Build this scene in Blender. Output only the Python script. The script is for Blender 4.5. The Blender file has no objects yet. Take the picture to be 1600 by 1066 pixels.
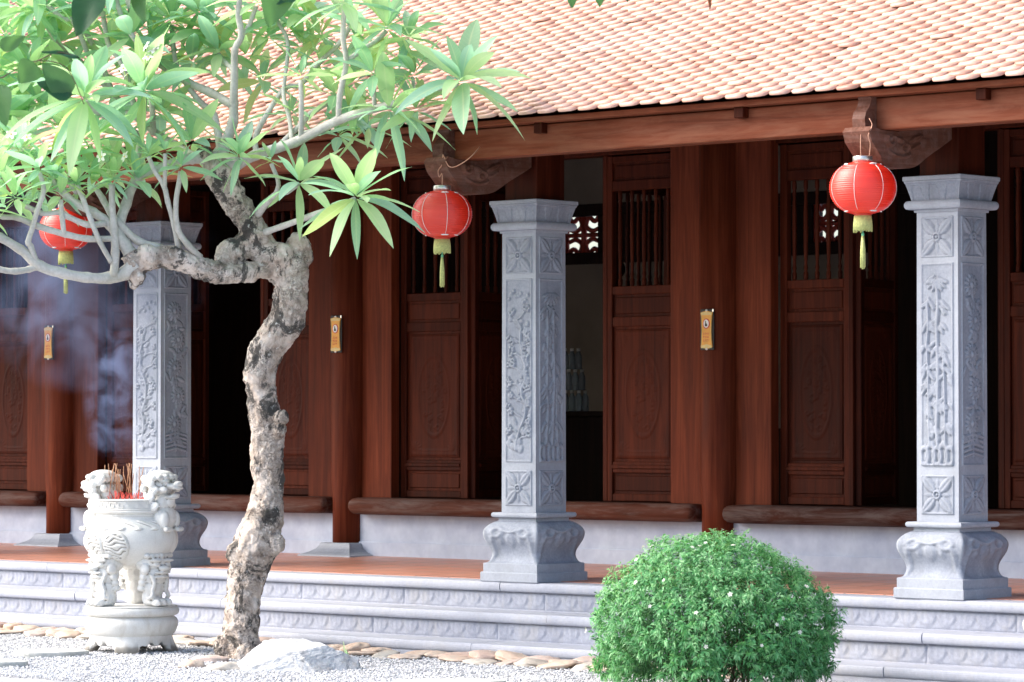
import bpy, math, random
import numpy as np
from mathutils import Vector, Matrix, noise as mn

random.seed(7)
rng = np.random.default_rng(7)
scn = bpy.context.scene
COL = scn.collection
R = math.radians
PI = math.pi

# ---------------------------------------------------------------- camera
YAW, FPX, EYE = R(42), 5400.0, 1.5
PITCH = math.atan(133 / FPX)
cam_d = bpy.data.cameras.new("camera")
cam = bpy.data.objects.new("camera", cam_d)
COL.objects.link(cam)
cam.location = (0, 0, EYE)
cam.rotation_euler = (R(90) + PITCH, 0, YAW)
cam_d.sensor_width = 36
cam_d.lens = FPX / 1600 * 36
cam_d.clip_end = 2000
cam_d.clip_start = 0.5
cam_d.dof.use_dof = True
cam_d.dof.focus_distance = 22.3
cam_d.dof.aperture_fstop = 7
scn.camera = cam

# ---------------------------------------------------------------- sky, sun, exposure
SUN_EL, SUN_AZ = R(41), R(230)      # azimuth: direction the light comes from, from +Y clockwise
world = bpy.data.worlds.new("World")
scn.world = world
world.use_nodes = True
wn = world.node_tree
bg = wn.nodes["Background"]
sky = wn.nodes.new("ShaderNodeTexSky")
sky.sky_type = 'NISHITA'
sky.sun_disc = False
sky.sun_elevation = SUN_EL
sky.sun_rotation = SUN_AZ
sky.air_density = 1.0
sky.dust_density = 3.0
wn.links.new(sky.outputs[0], bg.inputs[0])
bg.inputs[1].default_value = 0.135
sd = bpy.data.lights.new("sun", 'SUN')
sd.energy = 2.1
sd.angle = R(50)
sd.color = (1.0, 0.95, 0.88)
so = bpy.data.objects.new("sun", sd)
COL.objects.link(so)
sdir = Vector((math.sin(SUN_AZ) * math.cos(SUN_EL), math.cos(SUN_AZ) * math.cos(SUN_EL), math.sin(SUN_EL)))
so.rotation_euler = sdir.to_track_quat('Z', 'Y').to_euler()
so.location = sdir * 40
scn.view_settings.view_transform = 'Standard'
scn.view_settings.look = 'None'
scn.view_settings.exposure = 1.55
scn.view_settings.gamma = 1

# ---------------------------------------------------------------- helpers: picture plane -> world
FH = Vector((-math.sin(YAW), math.cos(YAW), 0))
RT = Vector((math.cos(YAW), math.sin(YAW), 0))
FW = FH * math.cos(PITCH) + Vector((0, 0, 1)) * math.sin(PITCH)
UP = Vector((0, 0, 1)) * math.cos(PITCH) - FH * math.sin(PITCH)


def at(px, py, D):
    """world point at horizontal distance D from the viewer in the direction of a photo pixel"""
    r = FW + RT * ((px - 800) / FPX) - UP * ((py - 533) / FPX)
    return Vector((0, 0, EYE)) + r * (D / r.dot(FH))


# ---------------------------------------------------------------- materials
def nt(name):
    m = bpy.data.materials.new(name)
    m.use_nodes = True
    t = m.node_tree
    return m, t, t.nodes["Principled BSDF"], t.nodes["Material Output"]


def ramp(t, fac, stops):
    r = t.nodes.new("ShaderNodeValToRGB")
    els = r.color_ramp.elements
    while len(els) < len(stops):
        els.new(0.5)
    for e, (p, c) in zip(els, stops):
        e.position = p
        e.color = (c[0], c[1], c[2], 1) if not isinstance(c, (int, float)) else (c, c, c, 1)
    t.links.new(fac, r.inputs[0])
    return r.outputs[0]


def coords(t, scale=(1, 1, 1), obj=False):
    mp = t.nodes.new("ShaderNodeMapping")
    mp.inputs['Scale'].default_value = scale
    if obj:
        tc = t.nodes.new("ShaderNodeTexCoord")
        t.links.new(tc.outputs['Object'], mp.inputs[0])
    else:
        g = t.nodes.new("ShaderNodeNewGeometry")
        t.links.new(g.outputs['Position'], mp.inputs[0])
    return mp.outputs[0]


def noise(t, vec, scale, detail=5, rough=0.6, dist=0.0):
    n = t.nodes.new("ShaderNodeTexNoise")
    n.inputs['Scale'].default_value = scale
    n.inputs['Detail'].default_value = detail
    n.inputs['Roughness'].default_value = rough
    n.inputs['Distortion'].default_value = dist
    t.links.new(vec, n.inputs['Vector'])
    return n.outputs['Fac']


def mixc(t, a, b, fac, mode='MIX'):
    m = t.nodes.new("ShaderNodeMix")
    m.data_type = 'RGBA'
    m.blend_type = mode
    for s, v in ((6, a), (7, b), (0, fac)):
        if isinstance(v, tuple):
            m.inputs[s].default_value = (*v, 1)
        elif isinstance(v, (int, float)):
            m.inputs[s].default_value = v if s == 0 else (v, v, v, 1)
        else:
            t.links.new(v, m.inputs[s])
    return m.outputs[2]


def bump(t, b, h, strength, dist):
    n = t.nodes.new("ShaderNodeBump")
    n.inputs['Strength'].default_value = strength
    n.inputs['Distance'].default_value = dist
    t.links.new(h, n.inputs['Height'])
    t.links.new(n.outputs[0], b.inputs['Normal'])


def simple(name, c, rough=0.5, metal=0.0, spec=0.5, var=0.0, scale=8.0):
    m, t, b, o = nt(name)
    b.inputs['Roughness'].default_value = rough
    b.inputs['Metallic'].default_value = metal
    b.inputs['Specular IOR Level'].default_value = spec
    v = coords(t)
    f = noise(t, v, scale)
    lo = tuple(max(0, x * (1 - var)) for x in c)
    hi = tuple(min(1, x * (1 + var)) for x in c)
    t.links.new(ramp(t, f, [(0.3, lo), (0.7, hi)]), b.inputs['Base Color'])
    return m


def stone(name, lo, mid, hi, rough=0.75, grain=90, stain=None, bs=0.25, crease_shade_wear=None):
    m, t, b, o = nt(name)
    v = coords(t)
    f = noise(t, v, 3.0, 6, 0.65, 0.4)
    c = ramp(t, f, [(0.3, lo), (0.5, mid), (0.72, hi)])
    g = noise(t, v, grain, 3, 0.7)
    c = mixc(t, c, ramp(t, g, [(0.3, 0.35), (0.7, 0.65)]), 0.45, 'OVERLAY')
    if stain:
        vs = coords(t, (1, 1, 0.35))
        s = noise(t, vs, 7, 6, 0.7, 0.8)
        c = mixc(t, c, stain, ramp(t, s, [(0.50, 0.0), (0.68, 0.6)]))
    if crease_shade_wear:  # shade painted into creases, highlights and wear onto edges, by curvature
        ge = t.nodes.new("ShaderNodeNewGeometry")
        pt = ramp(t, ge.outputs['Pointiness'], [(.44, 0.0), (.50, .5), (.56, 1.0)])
        c = mixc(t, c, mixc(t, crease_shade_wear[0], crease_shade_wear[1], pt), ramp(t, ge.outputs['Pointiness'], [(.455, .85), (.492, 0.0), (.508, 0.0), (.56, .30)]))
    t.links.new(c, b.inputs['Base Color'])
    b.inputs['Roughness'].default_value = rough
    b.inputs['Specular IOR Level'].default_value = 0.3
    bump(t, b, g, bs, 0.004)
    return m


def wood(name, lo, mid, hi, axis='z', rough=0.5, wear=None):
    m, t, b, o = nt(name)
    sc = {'z': (14, 14, 0.7), 'x': (0.7, 14, 14), 'y': (14, 0.7, 14)}[axis]
    v = coords(t, sc)
    f = noise(t, v, 1.6, 8, 0.65, 0.6)
    c = ramp(t, f, [(0.28, lo), (0.5, mid), (0.75, hi)])
    v2 = coords(t)
    f2 = noise(t, v2, 1.1, 4, 0.6)
    c = mixc(t, c, ramp(t, f2, [(0.3, 0.34), (0.7, 0.62)]), 0.55, 'OVERLAY')
    oi = t.nodes.new("ShaderNodeObjectInfo")
    c = mixc(t, c, ramp(t, oi.outputs['Random'], [(0.0, (.62, .60, .60)), (.5, (1.0, 1.0, 1.0)), (1.0, (1.30, 1.34, 1.30))]), 1.0, 'MULTIPLY')
    if wear:
        f3 = noise(t, coords(t, (.7, 5, 5)), 3.0, 8, 0.7, 0.5)
        c = mixc(t, c, wear, ramp(t, f3, [(0.45, 0.0), (0.75, 0.6)]))
    t.links.new(c, b.inputs['Base Color'])
    b.inputs['Specular IOR Level'].default_value = 0.07
    t.links.new(ramp(t, f, [(0.2, rough - 0.1), (0.8, rough + 0.12)]), b.inputs['Roughness'])
    bump(t, b, f, 0.18, 0.004)
    return m


def leafmat(name, a, bcol, trans, rough=0.45, tmix=0.58, scale=6, veins=False):
    m, t, b, o = nt(name)
    v = coords(t)
    f = noise(t, v, scale, 3, 0.6)
    c = ramp(t, f, [(0.3, a), (0.7, bcol)])
    if veins:
        at_ = t.nodes.new("ShaderNodeAttribute")
        at_.attribute_name = 'leafuv'
        sx_ = t.nodes.new("ShaderNodeSeparateXYZ")
        t.links.new(at_.outputs['Vector'], sx_.inputs[0])

        def mth(op, x_, y_=None):
            n_ = t.nodes.new("ShaderNodeMath")
            n_.operation = op
            for i_, q_ in enumerate((x_, y_)):
                if q_ is None:
                    continue
                if isinstance(q_, (int, float)):
                    n_.inputs[i_].default_value = q_
                else:
                    t.links.new(q_, n_.inputs[i_])
            return n_.outputs[0]
        ax_ = mth('ABSOLUTE', sx_.outputs[0])
        ph_ = mth('SUBTRACT', mth('MULTIPLY', sx_.outputs[1], 95.0), mth('MULTIPLY', ax_, 9.0))
        vn = ramp(t, mth('SINE', ph_), [(.55, 0.0), (1.0, .30)])
        c = mixc(t, c, (.62, .74, .46), vn)
        c = mixc(t, c, (.66, .76, .48), ramp(t, ax_, [(.04, .85), (.13, 0.0)]))
    t.links.new(c, b.inputs['Base Color'])
    b.inputs['Roughness'].default_value = rough
    b.inputs['Specular IOR Level'].default_value = 0.45
    tr = t.nodes.new("ShaderNodeBsdfTranslucent")
    tr.inputs[0].default_value = (*trans, 1)
    mx = t.nodes.new("ShaderNodeMixShader")
    mx.inputs[0].default_value = tmix
    t.links.new(b.outputs[0], mx.inputs[1])
    t.links.new(tr.outputs[0], mx.inputs[2])
    t.links.new(mx.outputs[0], o.inputs[0])
    return m


M = {}
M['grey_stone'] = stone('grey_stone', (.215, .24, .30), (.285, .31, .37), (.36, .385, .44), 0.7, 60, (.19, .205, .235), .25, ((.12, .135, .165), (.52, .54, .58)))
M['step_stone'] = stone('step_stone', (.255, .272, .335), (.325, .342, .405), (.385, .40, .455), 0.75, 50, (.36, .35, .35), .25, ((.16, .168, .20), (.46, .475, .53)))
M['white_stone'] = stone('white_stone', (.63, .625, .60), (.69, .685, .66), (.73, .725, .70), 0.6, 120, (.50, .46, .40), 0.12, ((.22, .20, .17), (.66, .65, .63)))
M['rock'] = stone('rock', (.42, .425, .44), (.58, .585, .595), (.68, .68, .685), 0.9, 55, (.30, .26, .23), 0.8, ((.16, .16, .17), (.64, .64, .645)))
M['pink_stone'] = stone('pink_stone', (.44, .30, .24), (.54, .41, .35), (.60, .50, .45), 0.75, 30, (.42, .40, .36), 0.2)
M['buff_stone'] = stone('buff_stone', (.40, .35, .30), (.50, .45, .39), (.58, .54, .49), 0.75, 30, (.42, .40, .36), 0.2)
M['slab'] = stone('slab', (.42, .42, .40), (.50, .50, .47), (.58, .57, .54), 0.85, 60, None, 0.3)
M['tan_stone'] = stone('tan_stone', (.46, .33, .25), (.56, .43, .34), (.64, .54, .46), 0.75, 30, (.42, .40, .36), 0.2)
M['gravel'] = stone('gravel', (.50, .50, .515), (.57, .57, .58), (.63, .63, .635), 0.85, 70, None, 0.4)
M['ground'] = stone('ground', (.30, .305, .325), (.37, .375, .39), (.43, .43, .445), 0.9, 70, None, .5)
M['plaster'] = stone('plaster', (.42, .46, .56), (.44, .48, .58), (.46, .50, .595), 0.85, 6, (.41, .445, .53), 0.05)
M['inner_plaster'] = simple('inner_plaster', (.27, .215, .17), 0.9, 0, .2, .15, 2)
M['wood'] = wood('wood', (.028, .0052, .0023), (.061, .0114, .0049), (.105, .0225, .0102))
M['wood_post'] = wood('wood_post', (.060, .0110, .0046), (.106, .0212, .0090), (.165, .040, .0175))
M['wood_beam'] = wood('wood_beam', (.095, .023, .011), (.148, .039, .019), (.205, .066, .036), 'x', 0.55, (.26, .115, .07))
M['wood_sill'] = wood('wood_sill', (.042, .011, .006), (.075, .023, .014), (.12, .055, .040), 'x', 0.6, (.20, .168, .155))
M['wood_head'] = wood('wood_head', (.075, .030, .020), (.12, .050, .034), (.20, .10, .078), 'y', 0.55, (.22, .15, .13))
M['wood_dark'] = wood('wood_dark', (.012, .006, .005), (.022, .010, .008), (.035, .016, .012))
M['red_lacquer'] = simple('red_lacquer', (.42, .05, .03), .45, 0, .5, .2)
M['black'] = simple('black', (.015, .013, .012), .5)
M['metal'] = simple('metal', (.62, .60, .56), .32, .9, .5, .15, 60)
M['wire'] = simple('wire', (.42, .22, .15), .4, .5, .5, .2, 40)
M['white'] = simple('white', (.78, .76, .72), .5, 0, .5, .06)
M['red_ink'] = simple('red_ink', (.62, .06, .03), .5)
M['yellow'] = simple('yellow', (.80, .36, .035), .45, 0, .5, .10, 30)
M['cream'] = simple('cream', (.70, .52, .20), .5, 0, .5, .1, 30)
M['fringe'] = simple('fringe', (.50, .52, .20), .7, 0, .3, .25, 90)
M['tassel_green'] = simple('tassel_green', (.16, .50, .28), .7)
M['incense'] = simple('incense', (.42, .22, .13), .8, 0, .3, .3, 40)
M['incense_red'] = simple('incense_red', (.66, .10, .08), .7, 0, .3, .25, 40)
M['ash'] = simple('ash', (.45, .40, .36), .95, 0, .2, .2, 60)
M['soil'] = simple('soil', (.10, .055, .035), .95, 0, .2, .4, 20)
M['branch'] = stone('branch', (.36, .34, .30), (.50, .48, .44), (.62, .60, .56), 0.8, 45, (.33, .32, .25), 0.5)
M['stem'] = simple('stem', (.10, .065, .045), .8, 0, .3, .3, 20)
M['leaf_pale'] = leafmat('leaf_pale', (.42, .63, .36), (.52, .71, .40), (.54, .78, .35), veins=True)
M['leaf_mid'] = leafmat('leaf_mid', (.26, .51, .33), (.35, .59, .38), (.40, .70, .35), veins=True)
M['leaf_cool'] = leafmat('leaf_cool', (.29, .53, .42), (.41, .63, .51), (.40, .69, .42), .38, veins=True)
M['leaf_yellow'] = leafmat('leaf_yellow', (.44, .60, .26), (.54, .67, .32), (.56, .72, .26), veins=True)
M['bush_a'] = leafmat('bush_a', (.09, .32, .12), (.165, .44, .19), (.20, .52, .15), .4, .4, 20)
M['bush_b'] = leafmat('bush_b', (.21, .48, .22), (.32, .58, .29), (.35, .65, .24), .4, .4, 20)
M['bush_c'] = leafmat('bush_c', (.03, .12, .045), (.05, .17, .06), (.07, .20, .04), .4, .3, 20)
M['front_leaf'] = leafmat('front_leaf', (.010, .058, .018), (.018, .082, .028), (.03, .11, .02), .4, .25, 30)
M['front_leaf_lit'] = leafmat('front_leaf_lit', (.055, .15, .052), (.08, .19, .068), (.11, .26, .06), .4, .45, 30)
M['brown_leaf'] = simple('brown_leaf', (.16, .055, .02), .6, 0, .3, .3, 30)
M['petal'] = leafmat('petal', (.78, .76, .70), (.84, .83, .80), (.7, .7, .62), .6, .3)
M['flower_eye'] = simple('flower_eye', (.75, .55, .12), .6)

# terracotta roof tile
m, t, b, o = nt('roof_tile')
v = coords(t)
f = noise(t, coords(t, (6.2, 18, 18)), 1.0, 3, .8)
c = ramp(t, f, [(.25, (.46, .23, .165)), (.5, (.56, .32, .24)), (.78, (.63, .42, .34))])
g = noise(t, v, 30, 5, .7)
c = mixc(t, c, ramp(t, g, [(.3, .38), (.7, .62)]), .5, 'OVERLAY')
f3 = noise(t, v, .8, 4, .6)
c = mixc(t, c, (.58, .43, .38), ramp(t, f3, [(.5, 0.0), (.75, .5)]))
at_ = t.nodes.new("ShaderNodeAttribute")
at_.attribute_name = 'tone'
c = mixc(t, c, ramp(t, at_.outputs['Fac'], [(0.0, (.66, .58, .55)), (.08, (.90, .87, .86)), (.6, (1.0, 1.0, 1.0)), (1.0, (1.10, 1.13, 1.14))]), 1.0, 'MULTIPLY')
moss = noise(t, coords(t, (1.6, .5, .5)), 3.2, 6, .7)
c = mixc(t, c, (.25, .17, .13), ramp(t, moss, [(.60, 0.0), (.74, .55)]))
t.links.new(c, b.inputs['Base Color'])
b.inputs['Roughness'].default_value = .38
bump(t, b, g, .25, .003)
M['roof_tile'] = m

# terracotta floor with joints
m, t, b, o = nt('floor_tile')
v = coords(t)
br = t.nodes.new("ShaderNodeTexBrick")
br.offset = 0
br.inputs['Scale'].default_value = 1
br.inputs['Brick Width'].default_value = .3
br.inputs['Row Height'].default_value = .3
br.inputs['Mortar Size'].default_value = .009
br.inputs['Color1'].default_value = (.52, .225, .155, 1)
br.inputs['Color2'].default_value = (.57, .265, .185, 1)
br.inputs['Mortar'].default_value = (.26, .15, .115, 1)
t.links.new(v, br.inputs['Vector'])
g = noise(t, v, 5, 6, .7)
t.links.new(mixc(t, br.outputs[0], ramp(t, g, [(.3, .38), (.7, .62)]), .6, 'OVERLAY'), b.inputs['Base Color'])
t.links.new(ramp(t, g, [(.3, .28), (.7, .5)]), b.inputs['Roughness'])
M['floor_tile'] = m

# tree bark: pale grey with flakes, cracks and black lichen patches
m, t, b, o = nt('bark')
v = coords(t)
f = noise(t, v, 9, 8, .7, .6)
c = ramp(t, f, [(.3, (.20, .15, .12)), (.43, (.44, .36, .30)), (.58, (.62, .535, .47)), (.75, (.74, .67, .61))])
vo = t.nodes.new("ShaderNodeTexVoronoi")
vo.feature = 'DISTANCE_TO_EDGE'
vo.inputs['Scale'].default_value = 30
nv = t.nodes.new("ShaderNodeTexNoise")
nv.inputs['Scale'].default_value = 14
vm = t.nodes.new("ShaderNodeMixRGB")
vm.inputs[0].default_value = .30
t.links.new(v, nv.inputs['Vector'])
t.links.new(v, vm.inputs[1])
t.links.new(nv.outputs['Color'], vm.inputs[2])
t.links.new(vm.outputs[0], vo.inputs['Vector'])
crack = ramp(t, vo.outputs['Distance'], [(0.0, 0.0), (.10, 1.0)])
cm = noise(t, v, 5, 3, .6)
crk2 = mixc(t, crack, 1.0, ramp(t, cm, [(.38, 0.0), (.56, 1.0)]))
c = mixc(t, mixc(t, c, (.10, .07, .055), .5), c, crk2)
d = noise(t, coords(t, (1, 1, .6)), 6.5, 7, .75, .5)
c = mixc(t, c, (.035, .033, .030), ramp(t, d, [(.508, 0.0), (.560, .9)]))
w = noise(t, v, 26, 4, .7)
c = mixc(t, c, (.74, .71, .66), ramp(t, w, [(.60, 0.0), (.68, .7)]))
t.links.new(c, b.inputs['Base Color'])
b.inputs['Roughness'].default_value = .9
hm = mixc(t, f, crk2, .5)
bump(t, b, hm, .9, .02)
M['bark'] = m

# lantern cloth: red, a little translucent
m, t, b, o = nt('lantern_red')
v = coords(t, (1, 1, 1), True)
wv = t.nodes.new("ShaderNodeTexWave")
wv.bands_direction = 'Z'
wv.inputs['Scale'].default_value = 26
t.links.new(v, wv.inputs['Vector'])
b.inputs['Base Color'].default_value = (.90, .045, .014, 1)
b.inputs['Roughness'].default_value = .42
b.inputs['Specular IOR Level'].default_value = .8
b.inputs['Coat Weight'].default_value = 1.0
b.inputs['Coat Roughness'].default_value = .42
bump(t, b, wv.outputs['Fac'], .5, .004)
tr = t.nodes.new("ShaderNodeBsdfTranslucent")
tr.inputs[0].default_value = (.92, .05, .012, 1)
mx = t.nodes.new("ShaderNodeMixShader")
mx.inputs[0].default_value = .38
t.links.new(b.outputs[0], mx.inputs[1])
t.links.new(tr.outputs[0], mx.inputs[2])
t.links.new(mx.outputs[0], o.inputs[0])
M['lantern_red'] = m

# clear plastic bottle
m, t, b, o = nt('clear_plastic')
b.inputs['Base Color'].default_value = (.75, .82, .85, 1)
b.inputs['Roughness'].default_value = .12
b.inputs['Transmission Weight'].default_value = .7
b.inputs['IOR'].default_value = 1.33
M['clear_plastic'] = m


# ---------------------------------------------------------------- mesh helpers
class MB:
    def __init__(s):
        s.v, s.f, s.mi, s.sm = [], [], [], []

    def add(s, vs, fs, mi=0, smooth=False):
        o_ = len(s.v)
        s.v += [tuple(x) for x in vs]
        s.f += [tuple(i + o_ for i in f_) for f_ in fs]
        s.mi += [mi] * len(fs)
        s.sm += [smooth] * len(fs)
        return s

    def box(s, x0, x1, y0, y1, z0, z1, mi=0, bev=0.0):
        if bev <= 0:
            vs = [(x, y, z) for z in (z0, z1) for y in (y0, y1) for x in (x0, x1)]
            return s.add(vs, [(0, 2, 3, 1), (4, 5, 7, 6), (0, 1, 5, 4), (2, 6, 7, 3), (0, 4, 6, 2), (1, 3, 7, 5)], mi)
        c_ = [(x0 + x1) / 2, (y0 + y1) / 2, (z0 + z1) / 2]
        h_ = [(x1 - x0) / 2, (y1 - y0) / 2, (z1 - z0) / 2]
        vs, idx = [], {}
        for sx in (-1, 1):
            for sy in (-1, 1):
                for sz in (-1, 1):
                    sg = (sx, sy, sz)
                    for a in range(3):
                        p = [c_[k] + sg[k] * (h_[k] - (0 if k == a else bev)) for k in range(3)]
                        idx[(sg, a)] = len(vs)
                        vs.append(p)
        fs = []
        for a in range(3):
            u, w_ = (a + 1) % 3, (a + 2) % 3
            for sa in (-1, 1):
                q = []
                for su, sw in ((-1, -1), (1, -1), (1, 1), (-1, 1)):
                    sg = [0, 0, 0]
                    sg[a], sg[u], sg[w_] = sa, su, sw
                    q.append(idx[(tuple(sg), a)])
                fs.append(tuple(q if sa > 0 else q[::-1]))
            for su in (-1, 1):
                for sw in (-1, 1):
                    q = []
                    for sa, ax in ((-1, u), (-1, w_), (1, w_), (1, u)):
                        sg = [0, 0, 0]
                        sg[a], sg[u], sg[w_] = sa, su, sw
                        q.append(idx[(tuple(sg), ax)])
                    fs.append(tuple(q if su * sw > 0 else q[::-1]))
        for sx in (-1, 1):
            for sy in (-1, 1):
                for sz in (-1, 1):
                    q = [idx[((sx, sy, sz), a)] for a in range(3)]
                    fs.append(tuple(q if sx * sy * sz > 0 else q[::-1]))
        return s.add(vs, fs, mi)

    def tube(s, pts, rads, n=8, mi=0, cap=True, smooth=True, wob=None):
        pts = [Vector(p) for p in pts]
        if isinstance(rads, (int, float)):
            rads = [rads] * len(pts)
        vs, fs = [], []
        ref = None
        for i, p in enumerate(pts):
            d_ = (pts[min(i + 1, len(pts) - 1)] - pts[max(i - 1, 0)]).normalized()
            if ref is None:
                ref = d_.orthogonal().normalized()
            ref = (ref - d_ * ref.dot(d_)).normalized()
            bi = d_.cross(ref)
            for k in range(n):
                a = 2 * PI * k / n
                r_ = rads[i] * (wob(i, k) if wob else 1)
                vs.append(p + (ref * math.cos(a) + bi * math.sin(a)) * r_)
        for i in range(len(pts) - 1):
            for k in range(n):
                a, b_ = i * n + k, i * n + (k + 1) % n
                fs.append((a, b_, b_ + n, a + n))
        if cap:
            fs.append(tuple(range(n))[::-1])
            fs.append(tuple((len(pts) - 1) * n + k for k in range(n)))
        return s.add(vs, fs, mi, smooth)

    def lathe(s, prof, n=32, mi=0, c=(0, 0, 0), smooth=True, cap=True):
        """prof: (r, z) from the bottom up"""
        vs, fs = [], []
        for (r_, z) in prof:
            for k in range(n):
                a = 2 * PI * k / n
                vs.append((c[0] + r_ * math.cos(a), c[1] + r_ * math.sin(a), c[2] + z))
        for i in range(len(prof) - 1):
            for k in range(n):
                a, b_ = i * n + k, i * n + (k + 1) % n
                fs.append((a, b_, b_ + n, a + n))
        if cap:
            fs.append(tuple(range(n))[::-1])
            fs.append(tuple((len(prof) - 1) * n + k for k in range(n)))
        return s.add(vs, fs, mi, smooth)

    def prism(s, poly, fn0, fn1, mi=0, smooth=False):
        n = len(poly)
        vs = [fn0(p) for p in poly] + [fn1(p) for p in poly]
        fs = [tuple(range(n))[::-1], tuple(range(n, 2 * n))]
        for k in range(n):
            fs.append((k, (k + 1) % n, (k + 1) % n + n, k + n))
        nv0, nf0 = len(s.v), len(s.f)
        return s.add(vs, fs, mi, smooth).outward(nv0, nf0)

    def ellipsoid(s, c, r, rot=None, nu=14, nv=9, mi=0):
        vs, fs = [], []
        c = Vector(c)
        mt = rot if rot is not None else Matrix.Identity(3)
        for j in range(nv + 1):
            th = PI * j / nv
            for k in range(nu):
                a = 2 * PI * k / nu
                vs.append(c + mt @ Vector((r[0] * math.sin(th) * math.cos(a), r[1] * math.sin(th) * math.sin(a), r[2] * math.cos(th))))
        for j in range(nv):
            for k in range(nu):
                a, b_ = j * nu + k, j * nu + (k + 1) % nu
                fs.append((a, a + nu, b_ + nu, b_))
        return s.add(vs, fs, mi, True)

    def outward(s, nv0, nf0):
        """make the closed shape added since (nv0, nf0) face outwards"""
        c_ = np.mean(np.array([tuple(p) for p in s.v[nv0:]]), 0)
        vol = 0.0
        for f_ in s.f[nf0:]:
            P_ = [np.array(tuple(s.v[i])) - c_ for i in f_]
            for k in range(1, len(P_) - 1):
                vol += np.dot(P_[0], np.cross(P_[k], P_[k + 1]))
        if vol < 0:
            s.f[nf0:] = [f_[::-1] for f_ in s.f[nf0:]]
        return s

    def mesh(s, name, mats):
        me = bpy.data.meshes.new(name)
        me.from_pydata([tuple(v_) for v_ in s.v], [], s.f)
        for mt in mats:
            me.materials.append(mt)
        me.polygons.foreach_set('material_index', s.mi)
        me.polygons.foreach_set('use_smooth', s.sm)
        me.update()
        return me

    def build(s, name, mats, parent=None, loc=(0, 0, 0), rotz=0.0):
        if not isinstance(mats, (list, tuple)):
            mats = [mats]
        return link(name, s.mesh(name, mats), parent, loc, rotz)


def link(name, me, parent=None, loc=(0, 0, 0), rotz=0.0):
    ob = bpy.data.objects.new(name, me)
    COL.objects.link(ob)
    ob.location = loc
    ob.rotation_euler = (0, 0, rotz)
    if parent is not None:
        ob.parent = parent
    return ob


def np_mesh(name, V, F, mats, mi=None, smooth=True):
    """V (n,3) array, F (m,k) array of equal-sized faces"""
    me = bpy.data.meshes.new(name)
    k = F.shape[1]
    me.vertices.add(len(V))
    me.vertices.foreach_set('co', np.ascontiguousarray(V, dtype=np.float32).ravel())
    me.loops.add(F.size)
    me.loops.foreach_set('vertex_index', np.ascontiguousarray(F, dtype=np.int32).ravel())
    me.polygons.add(len(F))
    me.polygons.foreach_set('loop_start', np.arange(0, F.size, k, dtype=np.int32))
    if mi is not None:
        me.polygons.foreach_set('material_index', np.ascontiguousarray(mi, dtype=np.int32))
    me.polygons.foreach_set('use_smooth', np.full(len(F), smooth))
    for mt in mats:
        me.materials.append(mt)
    me.update(calc_edges=True)
    me.validate()
    return me


def tag(o, label=None, cat=None, group=None, kind=None):
    if label: o['label'] = label
    if cat: o['category'] = cat
    if group: o['group'] = group
    if kind: o['kind'] = kind
    return o


def thing(name, label, cat, loc, group=None, rotz=0.0):
    o = link(name, None, None, loc, rotz)
    o.empty_display_size = 0.2
    return tag(o, label, cat, group)


def copy_tree(o, parent=None):
    c_ = o.copy()
    COL.objects.link(c_)
    c_.parent = parent
    for ch in list(o.children):
        copy_tree(ch, c_)
    return c_


def remesh(mb, voxel, smooth_iter=4, disp=None):
    """voxel-unite overlapping shapes into one skin; returns a mesh"""
    me = mb.mesh('tmp', [])
    ob = bpy.data.objects.new('tmp', me)
    COL.objects.link(ob)
    md = ob.modifiers.new('r', 'REMESH')
    md.mode = 'VOXEL'
    md.voxel_size = voxel
    md.use_smooth_shade = True
    if smooth_iter:
        sm = ob.modifiers.new('s', 'SMOOTH')
        sm.iterations = smooth_iter
        sm.factor = 0.5
    dg = bpy.context.evaluated_depsgraph_get()
    ev = ob.evaluated_get(dg)
    out = bpy.data.meshes.new_from_object(ev)
    bpy.data.objects.remove(ob)
    bpy.data.meshes.remove(me)
    if disp:
        nrm = [v_.normal.copy() for v_ in out.vertices]
        for v_, n_ in zip(out.vertices, nrm):
            v_.co += n_ * disp(v_.co, n_)
    for p in out.polygons:
        p.use_smooth = True
    out.update()
    return out


def catmull(pts, per=6):
    pts = [np.array(p, float) for p in pts]
    out = []
    P_ = [2 * pts[0] - pts[1]] + pts + [2 * pts[-1] - pts[-2]]
    for i in range(1, len(P_) - 2):
        p0, p1, p2, p3 = P_[i - 1:i + 3]
        for k in range(per):
            u = k / per
            out.append(.5 * (2 * p1 + (p2 - p0) * u + (2 * p0 - 5 * p1 + 4 * p2 - p3) * u * u + (3 * p1 - p0 - 3 * p2 + p3) * u ** 3))
    out.append(pts[-1])
    return out


# ---------------------------------------------------------------- relief carving (height fields)
def dome(r2, h):
    return 1.2 * h * np.sqrt(np.clip(1 - r2, 0, 1))


def g_ell(U, V, cx, cy, a, b_, rot, h):
    c_, s_ = math.cos(rot), math.sin(rot)
    x, y = (U - cx) * c_ + (V - cy) * s_, -(U - cx) * s_ + (V - cy) * c_
    return dome((x / a) ** 2 + (y / b_) ** 2, h)


def g_leaf(U, V, cx, cy, a, b_, rot, h):
    """leaf from base (cx, cy), length 2a along rot, with a central crease"""
    c_, s_ = math.cos(rot), math.sin(rot)
    x, y = (U - cx) * c_ + (V - cy) * s_ - a, -(U - cx) * s_ + (V - cy) * c_
    w_ = b_ * np.clip(1 - (x / a) ** 2, 0, 1)
    q = np.where(w_ > 1e-6, (y / np.maximum(w_, 1e-6)) ** 2, 9)
    d_ = dome(q, h)
    return d_ * (0.55 + 0.45 * np.clip(np.abs(y) / (0.35 * b_), 0, 1))


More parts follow.
